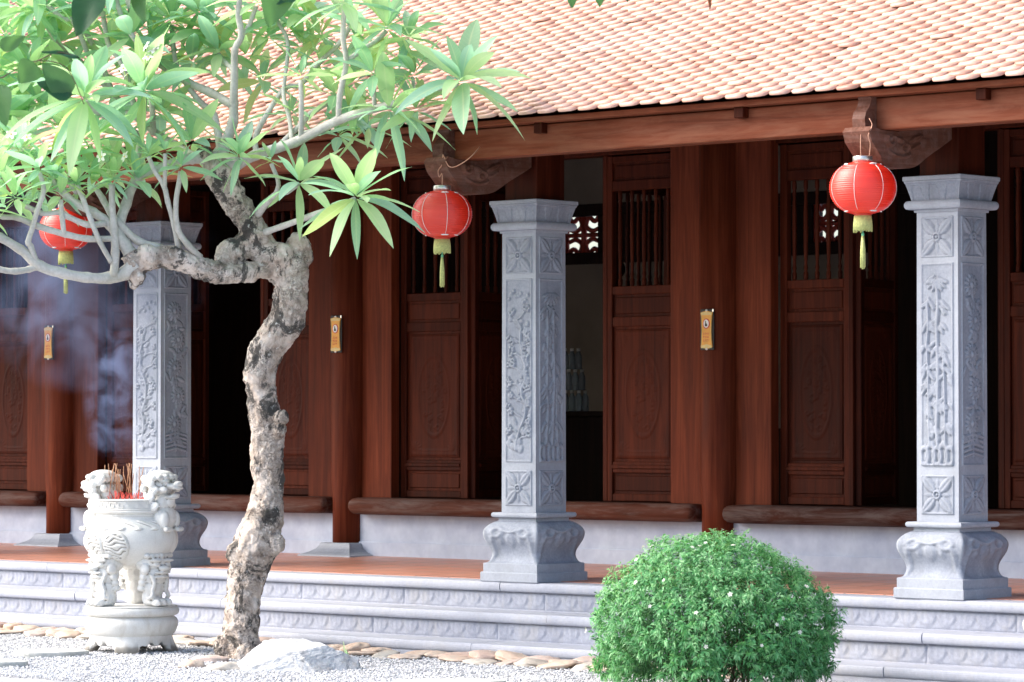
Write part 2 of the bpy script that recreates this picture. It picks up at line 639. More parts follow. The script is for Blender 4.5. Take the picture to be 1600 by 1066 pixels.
def g_ring(U, V, cx, cy, a, b_, w_, h):
    r_ = np.sqrt(((U - cx) / a) ** 2 + ((V - cy) / b_) ** 2)
    return dome((np.abs(r_ - 1) * min(a, b_) / w_) ** 2, h)


def g_stroke(U, V, pts, w_, h):
    dm = np.full(U.shape, 9.0)
    for (x0, y0), (x1, y1) in zip(pts[:-1], pts[1:]):
        dx, dy = x1 - x0, y1 - y0
        tt = np.clip(((U - x0) * dx + (V - y0) * dy) / (dx * dx + dy * dy + 1e-9), 0, 1)
        dm = np.minimum(dm, np.hypot(U - x0 - tt * dx, V - y0 - tt * dy))
    return dome((dm / w_) ** 2, h)


def g_frame(U, V, w_, h_, rim, h):
    d_ = np.minimum(np.minimum(U + w_, w_ - U), np.minimum(V + h_, h_ - V))
    return dome(((d_ - rim) / (rim * .8)) ** 2, h)


def mot_flower(U, V, w_, h_):
    H = g_frame(U, V, w_, h_, .007, .006)
    for k in range(4):
        a = PI / 4 + k * PI / 2
        ang = math.atan2(h_ * math.sin(a), w_ * math.cos(a))
        H = np.maximum(H, g_leaf(U, V, 0.012 * math.cos(ang), .012 * math.sin(ang), .5 * math.hypot(w_, h_) * .84, .032, ang, .011))
        a2 = k * PI / 2
        H = np.maximum(H, g_leaf(U, V, 0, 0, .42 * (w_ if k % 2 == 0 else h_), .012, a2, .006))
    H = np.maximum(H, g_ring(U, V, 0, 0, .022, .022, .008, .014))
    H = np.maximum(H, g_ell(U, V, 0, 0, .011, .011, 0, .014))
    return H


def mot_plum(U, V, w_, h_, sd_):
    r_ = random.Random(sd_)
    H = g_frame(U, V, w_, h_, .007, .006)
    pts, x = [], -.2 * w_
    y = -h_ * .86
    while y < h_ * .62:
        pts.append((x, y))
        y += .05
        x = max(-.55 * w_, min(.55 * w_, x + r_.uniform(-.035, .035)))
    H = np.maximum(H, g_stroke(U, V, pts, .012, .011))
    for i in range(1, len(pts)):
        px_, py_ = pts[i]
        sgn = 1 if i % 2 else -1
        ex, ey = sgn * .62 * w_, py_ + r_.uniform(.02, .08)
        H = np.maximum(H, g_stroke(U, V, [(px_, py_), ((px_ + ex) / 2, py_ + .03), (ex, ey)], .006, .008))
        for q in range(r_.randint(2, 3)):
            fx, fy = ex + r_.uniform(-.03, .02) * sgn, ey + r_.uniform(-.03, .04)
            rr = r_.uniform(.011, .017)
            for k in range(5):
                a = k * 2 * PI / 5 + r_.random()
                H = np.maximum(H, g_ell(U, V, fx + rr * math.cos(a), fy + rr * math.sin(a), rr * .75, rr * .75, 0, .012))
        for q in range(3):
            H = np.maximum(H, g_leaf(U, V, px_ + r_.uniform(-.05, .05), py_ + r_.uniform(-.02, .02), r_.uniform(.02, .035), .013, r_.uniform(-.6, 3.7), .009))
    for k in range(7):
        H = np.maximum(H, g_ell(U, V, r_.uniform(-.7, .7) * w_, -h_ * .88 + r_.uniform(0, .09), .03, .022, r_.uniform(-1, 1), .009))
    for k in range(9):
        H = np.maximum(H, g_ell(U, V, -.7 * w_ + k * .175 * w_, h_ * .82 + r_.uniform(-.05, .05), .015, .012, r_.uniform(-1, 1), .009))
    return H


def mot_bamboo(U, V, w_, h_, sd_):
    r_ = random.Random(sd_)
    H = g_frame(U, V, w_, h_, .007, .006)
    for x0, w2, top in ((.05 * w_, .014, .6), (-.45 * w_, .009, .45), (.5 * w_, .007, -.1)):
        y = -h_ * .8
        x = x0
        while y < h_ * top:
            y1 = y + r_.uniform(.10, .15)
            x1 = x + r_.uniform(-.012, .012)
            H = np.maximum(H, g_stroke(U, V, [(x, y), (x1, y1 - .008)], w2, .012))
            H = np.maximum(H, g_ell(U, V, x1, y1 - .003, w2 * 1.25, .006, 0, .014))
            for q in range(r_.randint(4, 6)):
                a = r_.choice([-1, 1]) * r_.uniform(.1, 1.0) - PI / 2
                H = np.maximum(H, g_leaf(U, V, x1 + r_.uniform(-.02, .02), y1 + r_.uniform(-.01, .04), r_.uniform(.032, .052), .0125, a, .011))
            y, x = y1, x1
    for k in range(7):
        a = -PI / 2 + (k - 3) * .42
        H = np.maximum(H, g_leaf(U, V, 0, h_ * .84, .045, .012, a, .013))
    for k in range(5):
        H = np.maximum(H, g_ring(U, V, (k - 2) * .38 * w_, -h_ * .9, .03, .05 + .02 * (k % 2), .010, .010))
    return H * (np.minimum(w_ - np.abs(U), h_ - np.abs(V)) > .003)


def mot_chrys(U, V, w_, h_, sd_):
    r_ = random.Random(sd_)
    H = g_frame(U, V, w_, h_, .007, .006)
    y, sgn = h_ * .78, -1
    stem = []
    while y > -h_ * .75:
        cx = sgn * .15 * w_
        for k in range(13):
            a = k * 2 * PI / 13
            H = np.maximum(H, g_leaf(U, V, cx + .014 * math.cos(a), y + .014 * math.sin(a), .027, .011, a, .012))
        H = np.maximum(H, g_ell(U, V, cx, y, .020, .022, 0, .016))
        stem.append((cx, y))
        for k in range(10):
            H = np.maximum(H, g_leaf(U, V, cx + r_.uniform(-.05, .05), y - .10 + r_.uniform(-.04, .04), r_.uniform(.03, .045), .014, r_.uniform(0, 2 * PI), .010))
        y -= .205
        sgn = -sgn
    stem.append((0, -h_ * .9))
    H = np.maximum(H, g_stroke(U, V, stem, .007, .008))
    for k in range(5):
        H = np.maximum(H, g_stroke(U, V, [(-.8 * w_, -h_ * .9 + k * .028), (0, -h_ * .9 + k * .028 + .02), (.8 * w_, -h_ * .9 + k * .028)], .008, .009))
    return H * (np.minimum(w_ - np.abs(U), h_ - np.abs(V)) > .003)


def relief_grid(mb, w_, h_, fn, place, step=.0055, base=.0015, mi=0):
    """height field (half sizes w_, h_) laid on a face by place(u, v, height)"""
    nu, nv = max(4, int(2 * w_ / step)), max(4, int(2 * h_ / step))
    u, v = np.linspace(-w_, w_, nu + 1), np.linspace(-h_, h_, nv + 1)
    U, V = np.meshgrid(u, v)
    H = fn(U, V) + base
    H[0, :] = H[-1, :] = -.003
    H[:, 0] = H[:, -1] = -.003
    vs = [place(U[j, i], V[j, i], H[j, i]) for j in range(nv + 1) for i in range(nu + 1)]
    fs = [(j * (nu + 1) + i, j * (nu + 1) + i + 1, (j + 1) * (nu + 1) + i + 1, (j + 1) * (nu + 1) + i) for j in range(nv) for i in range(nu)]
    p0, pn = Vector(place(0, 0, 0)), Vector(place(0, 0, 1))
    pu, pv = Vector(place(1, 0, 0)), Vector(place(0, 1, 0))
    if (pu - p0).cross(pv - p0).dot(pn - p0) < 0:
        fs = [f_[::-1] for f_ in fs]
    mb.add(vs, fs, mi, True)


SIDES = [((0, -1), (1, 0)), ((1, 0), (0, 1)), ((0, 1), (-1, 0)), ((-1, 0), (0, -1))]   # outward, along


def square_loft(mb, prof, nside=1, disp=None, mi=0, smooth=False):
    """square section swept up prof = [(z, half width)]"""
    vs, fs = [], []
    n = 4 * nside
    for (z, hw) in prof:
        for (ox, oy), (ax, ay) in SIDES:
            for k in range(nside):
                u = -1 + 2 * k / nside
                d_ = disp(u, z, hw) if disp else 0
                vs.append((ox * (hw + d_) + ax * u * hw, oy * (hw + d_) + ay * u * hw, z))
    for j in range(len(prof) - 1):
        for k in range(n):
            a, b_ = j * n + k, j * n + (k + 1) % n
            fs.append((a, b_, b_ + n, a + n))
    fs.append(tuple(range(n))[::-1])
    fs.append(tuple((len(prof) - 1) * n + k for k in range(n)))
    nv0, nf0 = len(mb.v), len(mb.f)
    mb.add(vs, fs, mi, smooth).outward(nv0, nf0)


# ================================================================ GROUND
GZ = 0.03
mb = MB()
mb.add([(-300, -150, GZ - .012), (300, -150, GZ - .012), (300, 450, GZ - .012), (-300, 450, GZ - .012)], [(0, 1, 2, 3)])
tag(mb.build('ground', M['ground']), kind='structure')

# white gravel chips, far too many to count
N = 75000
gx = rng.uniform(-20.8, -10.5, N)
gy = rng.uniform(13.2, 16.1, N)
px_dist = -gx * math.sin(YAW) + gy * math.cos(YAW)
keep = (px_dist > 18.6)
gx, gy = gx[keep], gy[keep]
N = len(gx)
octa = np.array([(1, 0, 0), (-1, 0, 0), (0, 1, 0), (0, -1, 0), (0, 0, 1), (0, 0, -1)], float)
of = np.array([(0, 2, 4), (2, 1, 4), (1, 3, 4), (3, 0, 4), (2, 0, 5), (1, 2, 5), (3, 1, 5), (0, 3, 5)])
sz = rng.uniform(.005, .0135, (N, 1, 1)) * rng.uniform(.6, 1.2, (N, 1, 3)) * np.array([1, 1, .62])
vv = octa[None] * sz * rng.uniform(.75, 1.25, (N, 6, 3))
ang = rng.uniform(0, 2 * PI, N)
til = rng.uniform(-.6, .6, N)
ca, sa_, ct, st = np.cos(ang)[:, None], np.sin(ang)[:, None], np.cos(til)[:, None], np.sin(til)[:, None]
x, y, z = vv[..., 0], vv[..., 1], vv[..., 2]
y, z = y * ct - z * st, y * st + z * ct
x, y = x * ca - y * sa_, x * sa_ + y * ca
V = np.stack([x + gx[:, None], y + gy[:, None], z + GZ + rng.uniform(-.008, .004, N)[:, None]], -1).reshape(-1, 3)
F = (of[None] + (np.arange(N) * 6)[:, None, None]).reshape(-1, 3)
tag(link('gravel', np_mesh('gravel', V, F, [M['gravel']], None, False)), 'white crushed gravel spread over the courtyard', 'gravel', kind='stuff')

# ================================================================ STEPS AND TERRACE
ZP = 0.48
XL, XR = -29.0, -5.0
FRONTS = [(16.78, ZP), (16.48, .30), (16.18, .12)]
rj = random.Random(3)
for si, (yf, zt) in enumerate(FRONTS):
    mb = MB()
    yb = 17.05 if si == 0 else FRONTS[si - 1][0] + .06
    th = .062
    # rounded tread slabs with joints, each a few mm different
    x = XL
    while x < XR:
        L = rj.uniform(1.35, 1.9)
        x1 = min(XR, x + L)
        dy, dz = rj.uniform(-.003, .003), rj.uniform(-.0015, .0015)
        prof = [(yb, zt - th)]
        prof += [(yf + .016 - .016 * math.sin(a), zt - th / 2 - th / 2 * math.cos(a)) for a in np.linspace(0, PI, 9)]
        prof = [(p[0] + dy, p[1] + dz) for p in prof] + [(yb, zt + dz)]
        mb.prism(prof, lambda p, x=x: (x + .0015, p[0], p[1]), lambda p, x1=x1: (x1 - .0015, p[0], p[1]), 0)
        x = x1
    yr = yf + .035
    zb = FRONTS[si + 1][1] if si < 2 else 0.0
    if si < 2:
        mb.box(XL, XR, yr + .012, yb - .01, zb - .05, zt - th - .002)
        # carved lotus-petal frieze under the nosing, cut in blocks
        hh = (zt - th - zb) / 2 - .004
        zc = zb + hh + .004
        x = -27.6
        while x < -6.5:
            L = rj.choice([.98, 1.12, 1.26])
            w_ = L / 2 - .003
            npet = int(round(2 * w_ / .137))

            def fr(U, V, w_=w_, hh=hh, npet=npet):
                pw = 2 * w_ / npet
                u = ((U + w_) % pw) / pw - .5
                edge = -hh * .72 + hh * 1.15 * np.abs(2 * u) ** 2.6
                H = np.clip((V - edge) / .008, 0, 1) * .0055
                rib = np.cos(u * 2 * PI * 3) * .0012 * np.clip((V - edge) / .02, 0, 1)
                brd = np.clip((.010 - np.minimum(w_ - np.abs(U), V + hh)) / .004, 0, 1) * .0055
                return np.maximum(H + rib, brd)
            xc = x + L / 2
            relief_grid(mb, w_, hh, fr, lambda u, v, h, xc=xc, zc=zc: (xc + u, yr + .010 - h, zc + v), .0085)
            x += L
    else:
        mb.box(XL, XR, yf + .014, yb - .01, -.03, zt - th - .002)
    tag(mb.build('stone_step', M['step_stone']), kind='structure')

mb = MB()
mb.add([(XL, 17.02, ZP + .004), (XR, 17.02, ZP + .004), (XR, 18.95, ZP + .035), (XL, 18.95, ZP + .035),
        (XL, 17.02, ZP - .06), (XR, 17.02, ZP - .06), (XR, 18.95, ZP - .06), (XL, 18.95, ZP - .06)],
       [(0, 1, 2, 3), (4, 7, 6, 5), (0, 4, 5, 1), (2, 6, 7, 3), (0, 3, 7, 4), (1, 5, 6, 2)])
mb.box(XL, XR, 16.96, 25.3, 0, ZP - .07)
tag(mb.build('terrace_floor', M['floor_tile']), kind='structure')

# ================================================================ TEMPLE HALL
HB = Vector((-15.0, 18.9, ZP))
hall = thing('temple_hall', 'old wooden temple hall with red tiled roof, carved doors and grey stone pillars', 'temple', HB)


def W(x, y, z):
    return Vector((x, y, z)) - HB


def wbuild(mb, name, mats, parent=None):
    """mesh written in world coordinates, hung under the hall"""
    mb.v = [(v_[0] - HB.x, v_[1] - HB.y, v_[2] - HB.z) for v_ in mb.v]
    return mb.build(name, mats, parent or hall)


# ---- stone columns
ZC = ZP
SH0, SH1 = .94, 2.772
BHW, THW = .150, .147


def col_base():
    mb = MB()
    square_loft(mb, [(0, .245), (.006, .25), (.058, .25), (.064, .246)])
    square_loft(mb, [(.064, .236), (.118, .236), (.122, .232)])
    pr = [(.122, .226), (.127, .215), (.138, .205), (.155, .198), (.175, .195), (.20, .198), (.225, .207), (.25, .219), (.275, .230), (.30, .2365), (.322, .2375), (.343, .232), (.363, .219), (.379, .202), (.391, .182), (.396, .169)]
    pts = catmull(pr, 4)

    def dsp(u, z, hw):
        U, V = np.array([u * .2]), np.array([z])
        H = np.maximum(g_ring(U, V, -.10, .325, .035, .030, .012, .010), g_ring(U, V, .10, .325, .035, .030, .012, .010))
        H = np.maximum(H, g_stroke(U, V, [(-.1, .36), (-.04, .335), (0, .325), (.04, .335), (.1, .36)], .010, .010))
        H = np.maximum(H, g_leaf(U, V, 0, .33, .055, .035, -PI / 2, .010))
        for s_ in (-1, 1):
            H = np.maximum(H, g_stroke(U, V, [(s_ * .13, .30), (s_ * .155, .25), (s_ * .165, .19), (s_ * .185, .14)], .016, .010))
            H = np.maximum(H, g_leaf(U, V, s_ * .06, .32, .04, .016, -PI / 2 + s_ * .25, .008))
        e = max(0, 1 - abs(u) ** 12)
        return float(H[0]) * e
    square_loft(mb, [(float(p[0]), float(p[1])) for p in pts], 30, dsp, 0, True)
    square_loft(mb, [(.396, .165), (.418, .163)])
    ring = [(.419, .175)] + [(.437 + .0165 * math.sin(a), .188 + .012 * math.cos(a)) for a in np.linspace(-PI / 2, PI / 2, 7)] + [(.4545, .17)]
    square_loft(mb, [(float(a), float(b_)) for a, b_ in ring])
    return mb


def col_capital():
    mb = MB()
    z0 = SH1 - ZC - .002
    square_loft(mb, [(z0, .158), (z0 + .014, .160)])
    ring = [(z0 + .0145, .172)] + [(z0 + .042 + .026 * math.sin(a), .184 + .018 * math.cos(a)) for a in np.linspace(-PI / 2, PI / 2, 8)] + [(z0 + .0685, .172)]
    square_loft(mb, [(float(a), float(b_)) for a, b_ in ring])
    zc = z0 + .069
    n = 22
    pr = [(zc + .115 * i / n, .170 + .030 * (i / n) ** 1.15) for i in range(n + 1)]

    def dsp(u, z, hw):
        v_ = (z - zc) / .115
        k = ((u + 1) / 2 * 3.0) % 1.0
        inside = (abs(k - .5) < .36) and v_ < .78 - 2.2 * max(0, abs(k - .5) - .2) ** 1.2 * 3
        e = 1 if abs(u) < .96 else 0
        lip = .006 if v_ > .88 else 0
        return ((-.0045 if inside else 0.0) * e) + lip
    square_loft(mb, pr, 48, dsp, 0, False)
    square_loft(mb, [(zc + .1155, .2), (zc + .119, .207), (zc + .140, .208), (zc + .144, .205)])
    return mb


def col_shaft(front, side):
    mb = MB()
    square_loft(mb, [(SH0 - ZC - .006, BHW), (SH1 - ZC, THW)])
    pans = [(2.744, 2.498, mot_flower), (1.212, .976, mot_flower)]
    for i, ((ox, oy), (ax, ay)) in enumerate(SIDES):
        mot, sd_ = (front if i % 2 == 0 else side)
        for (zt, zb, fn) in pans + [(2.469, 1.262, lambda U, V, w_, h_: mot(U, V, w_, h_, sd_))]:
            zc = (zt + zb) / 2 - ZC
            h_ = (zt - zb) / 2
            hw = BHW + (THW - BHW) * (zc + ZC - SH0) / (SH1 - SH0)
            k = (THW - BHW) / (SH1 - SH0)
            relief_grid(mb, .118, h_, lambda U, V, fn=fn, h_=h_: fn(U, V, .118, h_),
                        lambda u, v, h, ox=ox, oy=oy, ax=ax, ay=ay, hw=hw, zc=zc, k=k: (ox * (hw + k * v + h) + ax * u, oy * (hw + k * v + h) + ay * u, zc + v))
    return mb


ST_X = [-22.13, -18.77, -15.14, -11.812, -8.45]
base_me = col_base().mesh('base', [M['grey_stone']])
cap_me = col_capital().mesh('capital', [M['grey_stone']])
shafts = [col_shaft((mot_plum, 11), (mot_bamboo, 12)), col_shaft((mot_plum, 21), (mot_chrys, 22)), col_shaft((mot_plum, 5), (mot_bamboo, 6)), col_shaft((mot_bamboo, 31), (mot_chrys, 32))]
shaft_me = [s_.mesh('stone_column', [M['grey_stone']]) for s_ in shafts]
for i, xx in enumerate(ST_X):
    c_ = link('stone_column', shaft_me[i % 4], hall, W(xx, 17.03, ZC))
    link('base', base_me, c_)
    link('capital', cap_me, c_)

# ---- timber blocks on the stone columns, bracket beams, eave beam
BEAM_Y0, BEAM_Y1, BEAM_Z0, BEAM_Z1 = 16.22, 16.36, 3.208, 3.395
for xx in ST_X:
    mb = MB()
    mb.box(xx - .14, xx + .14, 16.90, 17.18, 2.967, 3.36, 0, .006)
    wbuild(mb, 'column_block', [M['wood']])
    # bracket arm following the roof slope, ending in a carved head
    mb = MB()
    top = [(16.075, 3.195), (16.10, 3.222), (16.20, 3.205), (16.37, 3.205), (16.42, 3.30), (17.0, 3.62), (18.9, 4.70)]
    bot = [(18.9, 4.36), (17.6, 3.55), (17.1, 3.30), (16.85, 3.17), (16.68, 3.09), (16.52, 3.01), (16.36, 2.995), (16.235, 3.005), (16.17, 3.07), (16.10, 3.135)]
    bot = bot[:2] + [tuple(p) for p in catmull(bot[2:], 5)]
    mb.prism(top + bot, lambda p: (xx - .095, p[0], p[1]), lambda p: (xx + .095, p[0], p[1]))
    hd = wbuild(mb, 'bracket', [M['wood_head']])
    mb = MB()
    for sx in (-1, 1):
        def pl(u, v, h, sx=sx):
            return (xx + sx * (.095 + h), 16.43 + u * 1, 3.115 + v + max(0, u) * .25)

        def fn(U, V):
            H = np.maximum(g_ring(U, V, -.155, .045, .036, .036, .013, .020), g_ell(U, V, -.155, .045, .017, .017, 0, .022))
            sp = [(-.02 + .05 * math.cos(a) * (1 - a / 9), -.005 + .04 * math.sin(a) * (1 - a / 9)) for a in np.linspace(0, 6.5, 20)]
            H = np.maximum(H, g_stroke(U, V, sp, .009, .014))
            H = np.maximum(H, g_stroke(U, V, [(-.16, -.03), (-.10, -.052), (-.04, -.055), (.04, -.045)], .010, .012))
            H = np.maximum(H, g_leaf(U, V, -.10, .06, .06, .016, -.35, .014))
            H = np.maximum(H, g_leaf(U, V, .03, .03, .07, .018, .1, .014))
            H = np.maximum(H, g_leaf(U, V, .05, -.02, .05, .012, .2, .012))
            return H * np.clip((.215 - np.abs(U)) / .02, 0, 1)
        relief_grid(mb, .215, .068, fn, pl, .006)
    wbuild(mb, 'carving', [M['wood_head']], hd).location = (0, 0, 0)
    # S-shaped block standing on the bracket head in front of the beam
    mb = MB()
    prof = [(16.105, 3.222), (16.10, 3.27), (16.115, 3.31), (16.15, 3.345), (16.165, 3.385), (16.155, 3.40), (16.215, 3.40), (16.215, 3.222)]
    mb.prism(prof, lambda p: (xx - .045, p[0], p[1]), lambda p: (xx + .045, p[0], p[1]))
    wbuild(mb, 'beam_stop', [M['wood_head']])

for a, b_ in zip([-29.5] + ST_X, ST_X + [-5.2]):
    mb = MB()
    mb.box(a + .004, b_ - .004, BEAM_Y0, BEAM_Y1, BEAM_Z0, BEAM_Z1, 0, .006)
    wbuild(mb, 'eave_beam', [M['wood_beam']])
mb = MB()
mb.box(-29.6, -5.1, 16.120, 16.42, 3.400, 3.434, 0, .004)
wbuild(mb, 'eave_board', [M['wood_beam']])
for xx in ST_X:
    for dx in (-.93, .80):
        mb = MB()
        mb.box(xx + dx - .035, xx + dx + .035, 16.165, 16.225, 3.335, 3.399, 0, .004)
        wbuild(mb, 'beam_peg', [M['wood']])

# ---- roof: overlapping round-nosed clay tiles
RP = R(33)
EY, EZ = 16.035, 3.402
TW, EXP, TL, TT = .165, .055, .20, .015
RIDGE_Y = 20.8
nrow = int((RIDGE_Y - EY) / (EXP * math.cos(RP)))
ncol = int(24.4 / TW)
prof = []
hw = TW / 2 - .0095
for a in np.linspace(0, PI, 9):
    prof.append((-hw * math.cos(a), .054 * (1 - math.sin(a) ** .62)))
prof = [(-hw, TL)] + prof + [(hw, TL)]
prof = np.array(prof)
n = len(prof)
rr, cc = np.meshgrid(np.arange(nrow), np.arange(ncol), indexing='ij')
rr, cc = rr.ravel(), cc.ravel()
NT = len(rr)
cx = -29.5 + (cc + .5 * (rr % 2)) * TW + rng.normal(0, .003, NT)
s0 = rr * EXP + rng.normal(0, .0045, NT)
lift = np.abs(rng.normal(0, .0022, NT)) + (rng.random(NT) < .05) * rng.uniform(.002, .008, NT)
yaw = rng.normal(0, .030, NT)
lx = prof[None, :, 0] * np.cos(yaw)[:, None] - prof[None, :, 1] * np.sin(yaw)[:, None]
ls = prof[None, :, 0] * np.sin(yaw)[:, None] + prof[None, :, 1] * np.cos(yaw)[:, None]
tilt = (TT * 1.15) / (EXP * 3.0)
# each tile lies a little flatter than the roof, its nose resting on the row below
hb = (.034 + lift[:, None]) * (1 - ls / TL) + .0015
crown = .005 * (1 - (prof[None, :, 0] / hw) ** 2)
hs_top = hb + TT + crown
hs_bot = hb + crown * .6
S = s0[:, None] + ls
X = cx[:, None] + lx


def roofpt(X, S, Hh):
    return np.stack([X, EY + S * math.cos(RP) - Hh * math.sin(RP), EZ + S * math.sin(RP) + Hh * math.cos(RP)], -1)


top_ = roofpt(X, S, hs_top)
bot_ = roofpt(X, S, hs_bot)
V = np.concatenate([top_, bot_], 1).reshape(-1, 3)
V = V - np.array(HB)
fl = [tuple(range(n))]
quads = [(k, k + n, k + 1 + n, k + 1) for k in range(n - 1)]
me = bpy.data.meshes.new('roof')
lv, ls_, lt_ = [], [], []
base_i = (np.arange(NT) * 2 * n)
topf = (base_i[:, None] + np.array(fl[0])[None])
qf = (base_i[:, None, None] + np.array(quads)[None]).reshape(-1, 4)
loops = np.concatenate([topf.ravel(), qf.ravel()])
starts = np.concatenate([np.arange(NT) * n, NT * n + np.arange(len(qf)) * 4])
me.vertices.add(len(V))
me.vertices.foreach_set('co', V.astype(np.float32).ravel())
me.loops.add(len(loops))
me.loops.foreach_set('vertex_index', loops.astype(np.int32))
me.polygons.add(len(starts))
me.polygons.foreach_set('loop_start', starts.astype(np.int32))
me.materials.append(M['roof_tile'])
tone_v = rng.random(NT)
me.update(calc_edges=True)
ta = me.attributes.new('tone', 'FLOAT', 'POINT')
ta.data.foreach_set('value', np.repeat(tone_v, 2 * n).astype(np.float32))
roof = link('roof', me, hall)
# roof boarding under the tiles, back slope, ridge
mb = MB()
zr = EZ + (RIDGE_Y - EY) * math.tan(RP)
e0 = 16.175
mb.prism([(e0, EZ + (e0 - EY) * math.tan(RP) - .045 + .03), (RIDGE_Y, zr - .015), (25.55, 3.95), (25.55, 3.88), (RIDGE_Y, zr - .12), (16.43, 3.447)],
         lambda p: (-29.6, p[0], p[1]), lambda p: (-5.1, p[0], p[1]))
wbuild(mb, 'roof_boarding', [M['wood']], roof)
mb = MB()
mb.box(-29.7, -5.0, RIDGE_Y - .16, RIDGE_Y + .16, zr - .02, zr + .24, 0, .03)
wbuild(mb, 'roof_ridge', [M['roof_tile']], roof)

# ---- hall front: posts, boards, sill, plinth
PX = [-25.40, -22.03, -18.67, -15.04, -11.70, -8.35]
POST_Y = 18.87
for xx in PX:
    mb = MB()
    zb0 = ZP + .16
    mb.lathe([(.128, -.04), (.128, .3), (.142, .5), (.142, 3.95)], 28)
    po = mb.build('wooden_post', [M['wood_post']], hall, W(xx, POST_Y, zb0))
    mb = MB()
    square_loft(mb, [(-.155, .275), (-.15, .28), (-.125, .28), (-.12, .275), (-.112, .25), (-.098, .215), (-.075, .18), (-.05, .162), (-.035, .158), (-.03, .15)])
    mb.build('base_stone', [M['grey_stone']], po)
    for sx in (-1, 1):
        mb = MB()
        a, b_ = sorted((xx + sx * .13, xx + sx * .448))
        mb.box(a, b_, 18.87, 18.96, ZP + .45, 4.5, 0, .005)
        wbuild(mb, 'post_board', [M['wood_post']])
for a, b_ in zip(PX[:-1], PX[1:]):
    # heavy rounded threshold beam
    mb = MB()
    z0, z1, y0, y1 = .83, .958, 18.70, 19.02
    cs = [(y1, z0), (y0 + .05, z0)] + [(y0 + .05 - .05 * math.sin(t_), z0 + .064 - .064 * math.cos(t_)) for t_ in np.linspace(.2, PI - .35, 8)] + [(y0 + .06, z1), (y1, z1)]
    xs = [a + .135, a + .145, a + .165, a + .20] + list(np.linspace(a + .26, b_ - .26, 8)) + [b_ - .20, b_ - .165, b_ - .145, b_ - .135]
    ins = [.035, .016, .006, .001] + [0] * 8 + [.001, .006, .016, .035]
    vs, fs = [], []
    n = len(cs)
    for x_, i_ in zip(xs, ins):
        for (cy, cz) in cs:
            k = 1 - (i_ / .064)
            vs.append((x_, 19.02 - (19.02 - cy) * (1 - i_ * 2.2), .894 + (cz - .894) * k))
    for j in range(len(xs) - 1):
        for k in range(n):
            fs.append((j * n + k, j * n + (k + 1) % n, (j + 1) * n + (k + 1) % n, (j + 1) * n + k))
    fs += [tuple(range(n))[::-1], tuple((len(xs) - 1) * n + k for k in range(n))]
    mb.add(vs, fs, 0, True)
    wbuild(mb, 'door_sill', [M['wood_sill']])
    mb = MB()
    mb.box(a + .125, b_ - .125, 18.86, 18.98, ZP - .02, .829)
    mb.box(a + .125, b_ - .125, 18.845, 18.859, ZP - .02, ZP + .14, 0, .003)
    wbuild(mb, 'plinth_wall', [M['plaster']])
mb = MB()
mb.box(-26.5, -6.5, 18.93, 19.08, 3.452, 3.62, 0, .006)
wbuild(mb, 'lintel', [M['wood']])
mb = MB()
mb.box(-29, -6, 18.98, 19.03, 3.622, 5.15)
for xx in np.arange(-26, -7, .62):
    mb.box(xx, xx + .07, 18.955, 18.978, 3.622, 4.7)
wbuild(mb, 'transom', [M['wood']])


# ---- door leaves
def carve_door(U, V, w_, h_):
    H = g_frame(U, V, w_, h_, .02, .006)
    H = np.maximum(H, g_ring(U, V, 0, 0, w_ * .62, h_ * .66, .010, .008))
    r_ = random.Random(9)
    for k in range(60):
        a, q = r_.uniform(0, 2 * PI), math.sqrt(r_.random())
        cx, cy = q * w_ * .5 * math.cos(a), q * h_ * .56 * math.sin(a)
        if r_.random() < .6:
            H = np.maximum(H, g_leaf(U, V, cx, cy, r_.uniform(.012, .03), r_.uniform(.006, .011), r_.uniform(0, 6.3), .009))
        else:
            H = np.maximum(H, g_ring(U, V, cx, cy, r_.uniform(.010, .02), r_.uniform(.010, .02), .006, .009))
    for sx in (-1, 1):
        for sy in (-1, 1):
            for k in range(7):
                H = np.maximum(H, g_leaf(U, V, sx * (w_ - .045), sy * (h_ - .05), .05 - .003 * k, .010, math.atan2(-sy, -sx) + (k - 3) * .38, .008))
    H = np.maximum(H, g_stroke(U, V, [(-w_ * .7, -h_ + .045), (w_ * .7, -h_ + .045)], .006, .007))
    return H


BAL = [(.011, 0), (.016, .01), (.016, .05), (.010, .06), (.015, .085), (.010, .11), (.013, .16), (.016, .30), (.0145, .34), (.019, .36), (.0145, .38), (.016, .42), (.013, .54), (.010, .58), (.015, .60), (.010, .62), (.016, .635), (.016, .68), (.011, .69)]
DZ = .960
_cache = {}


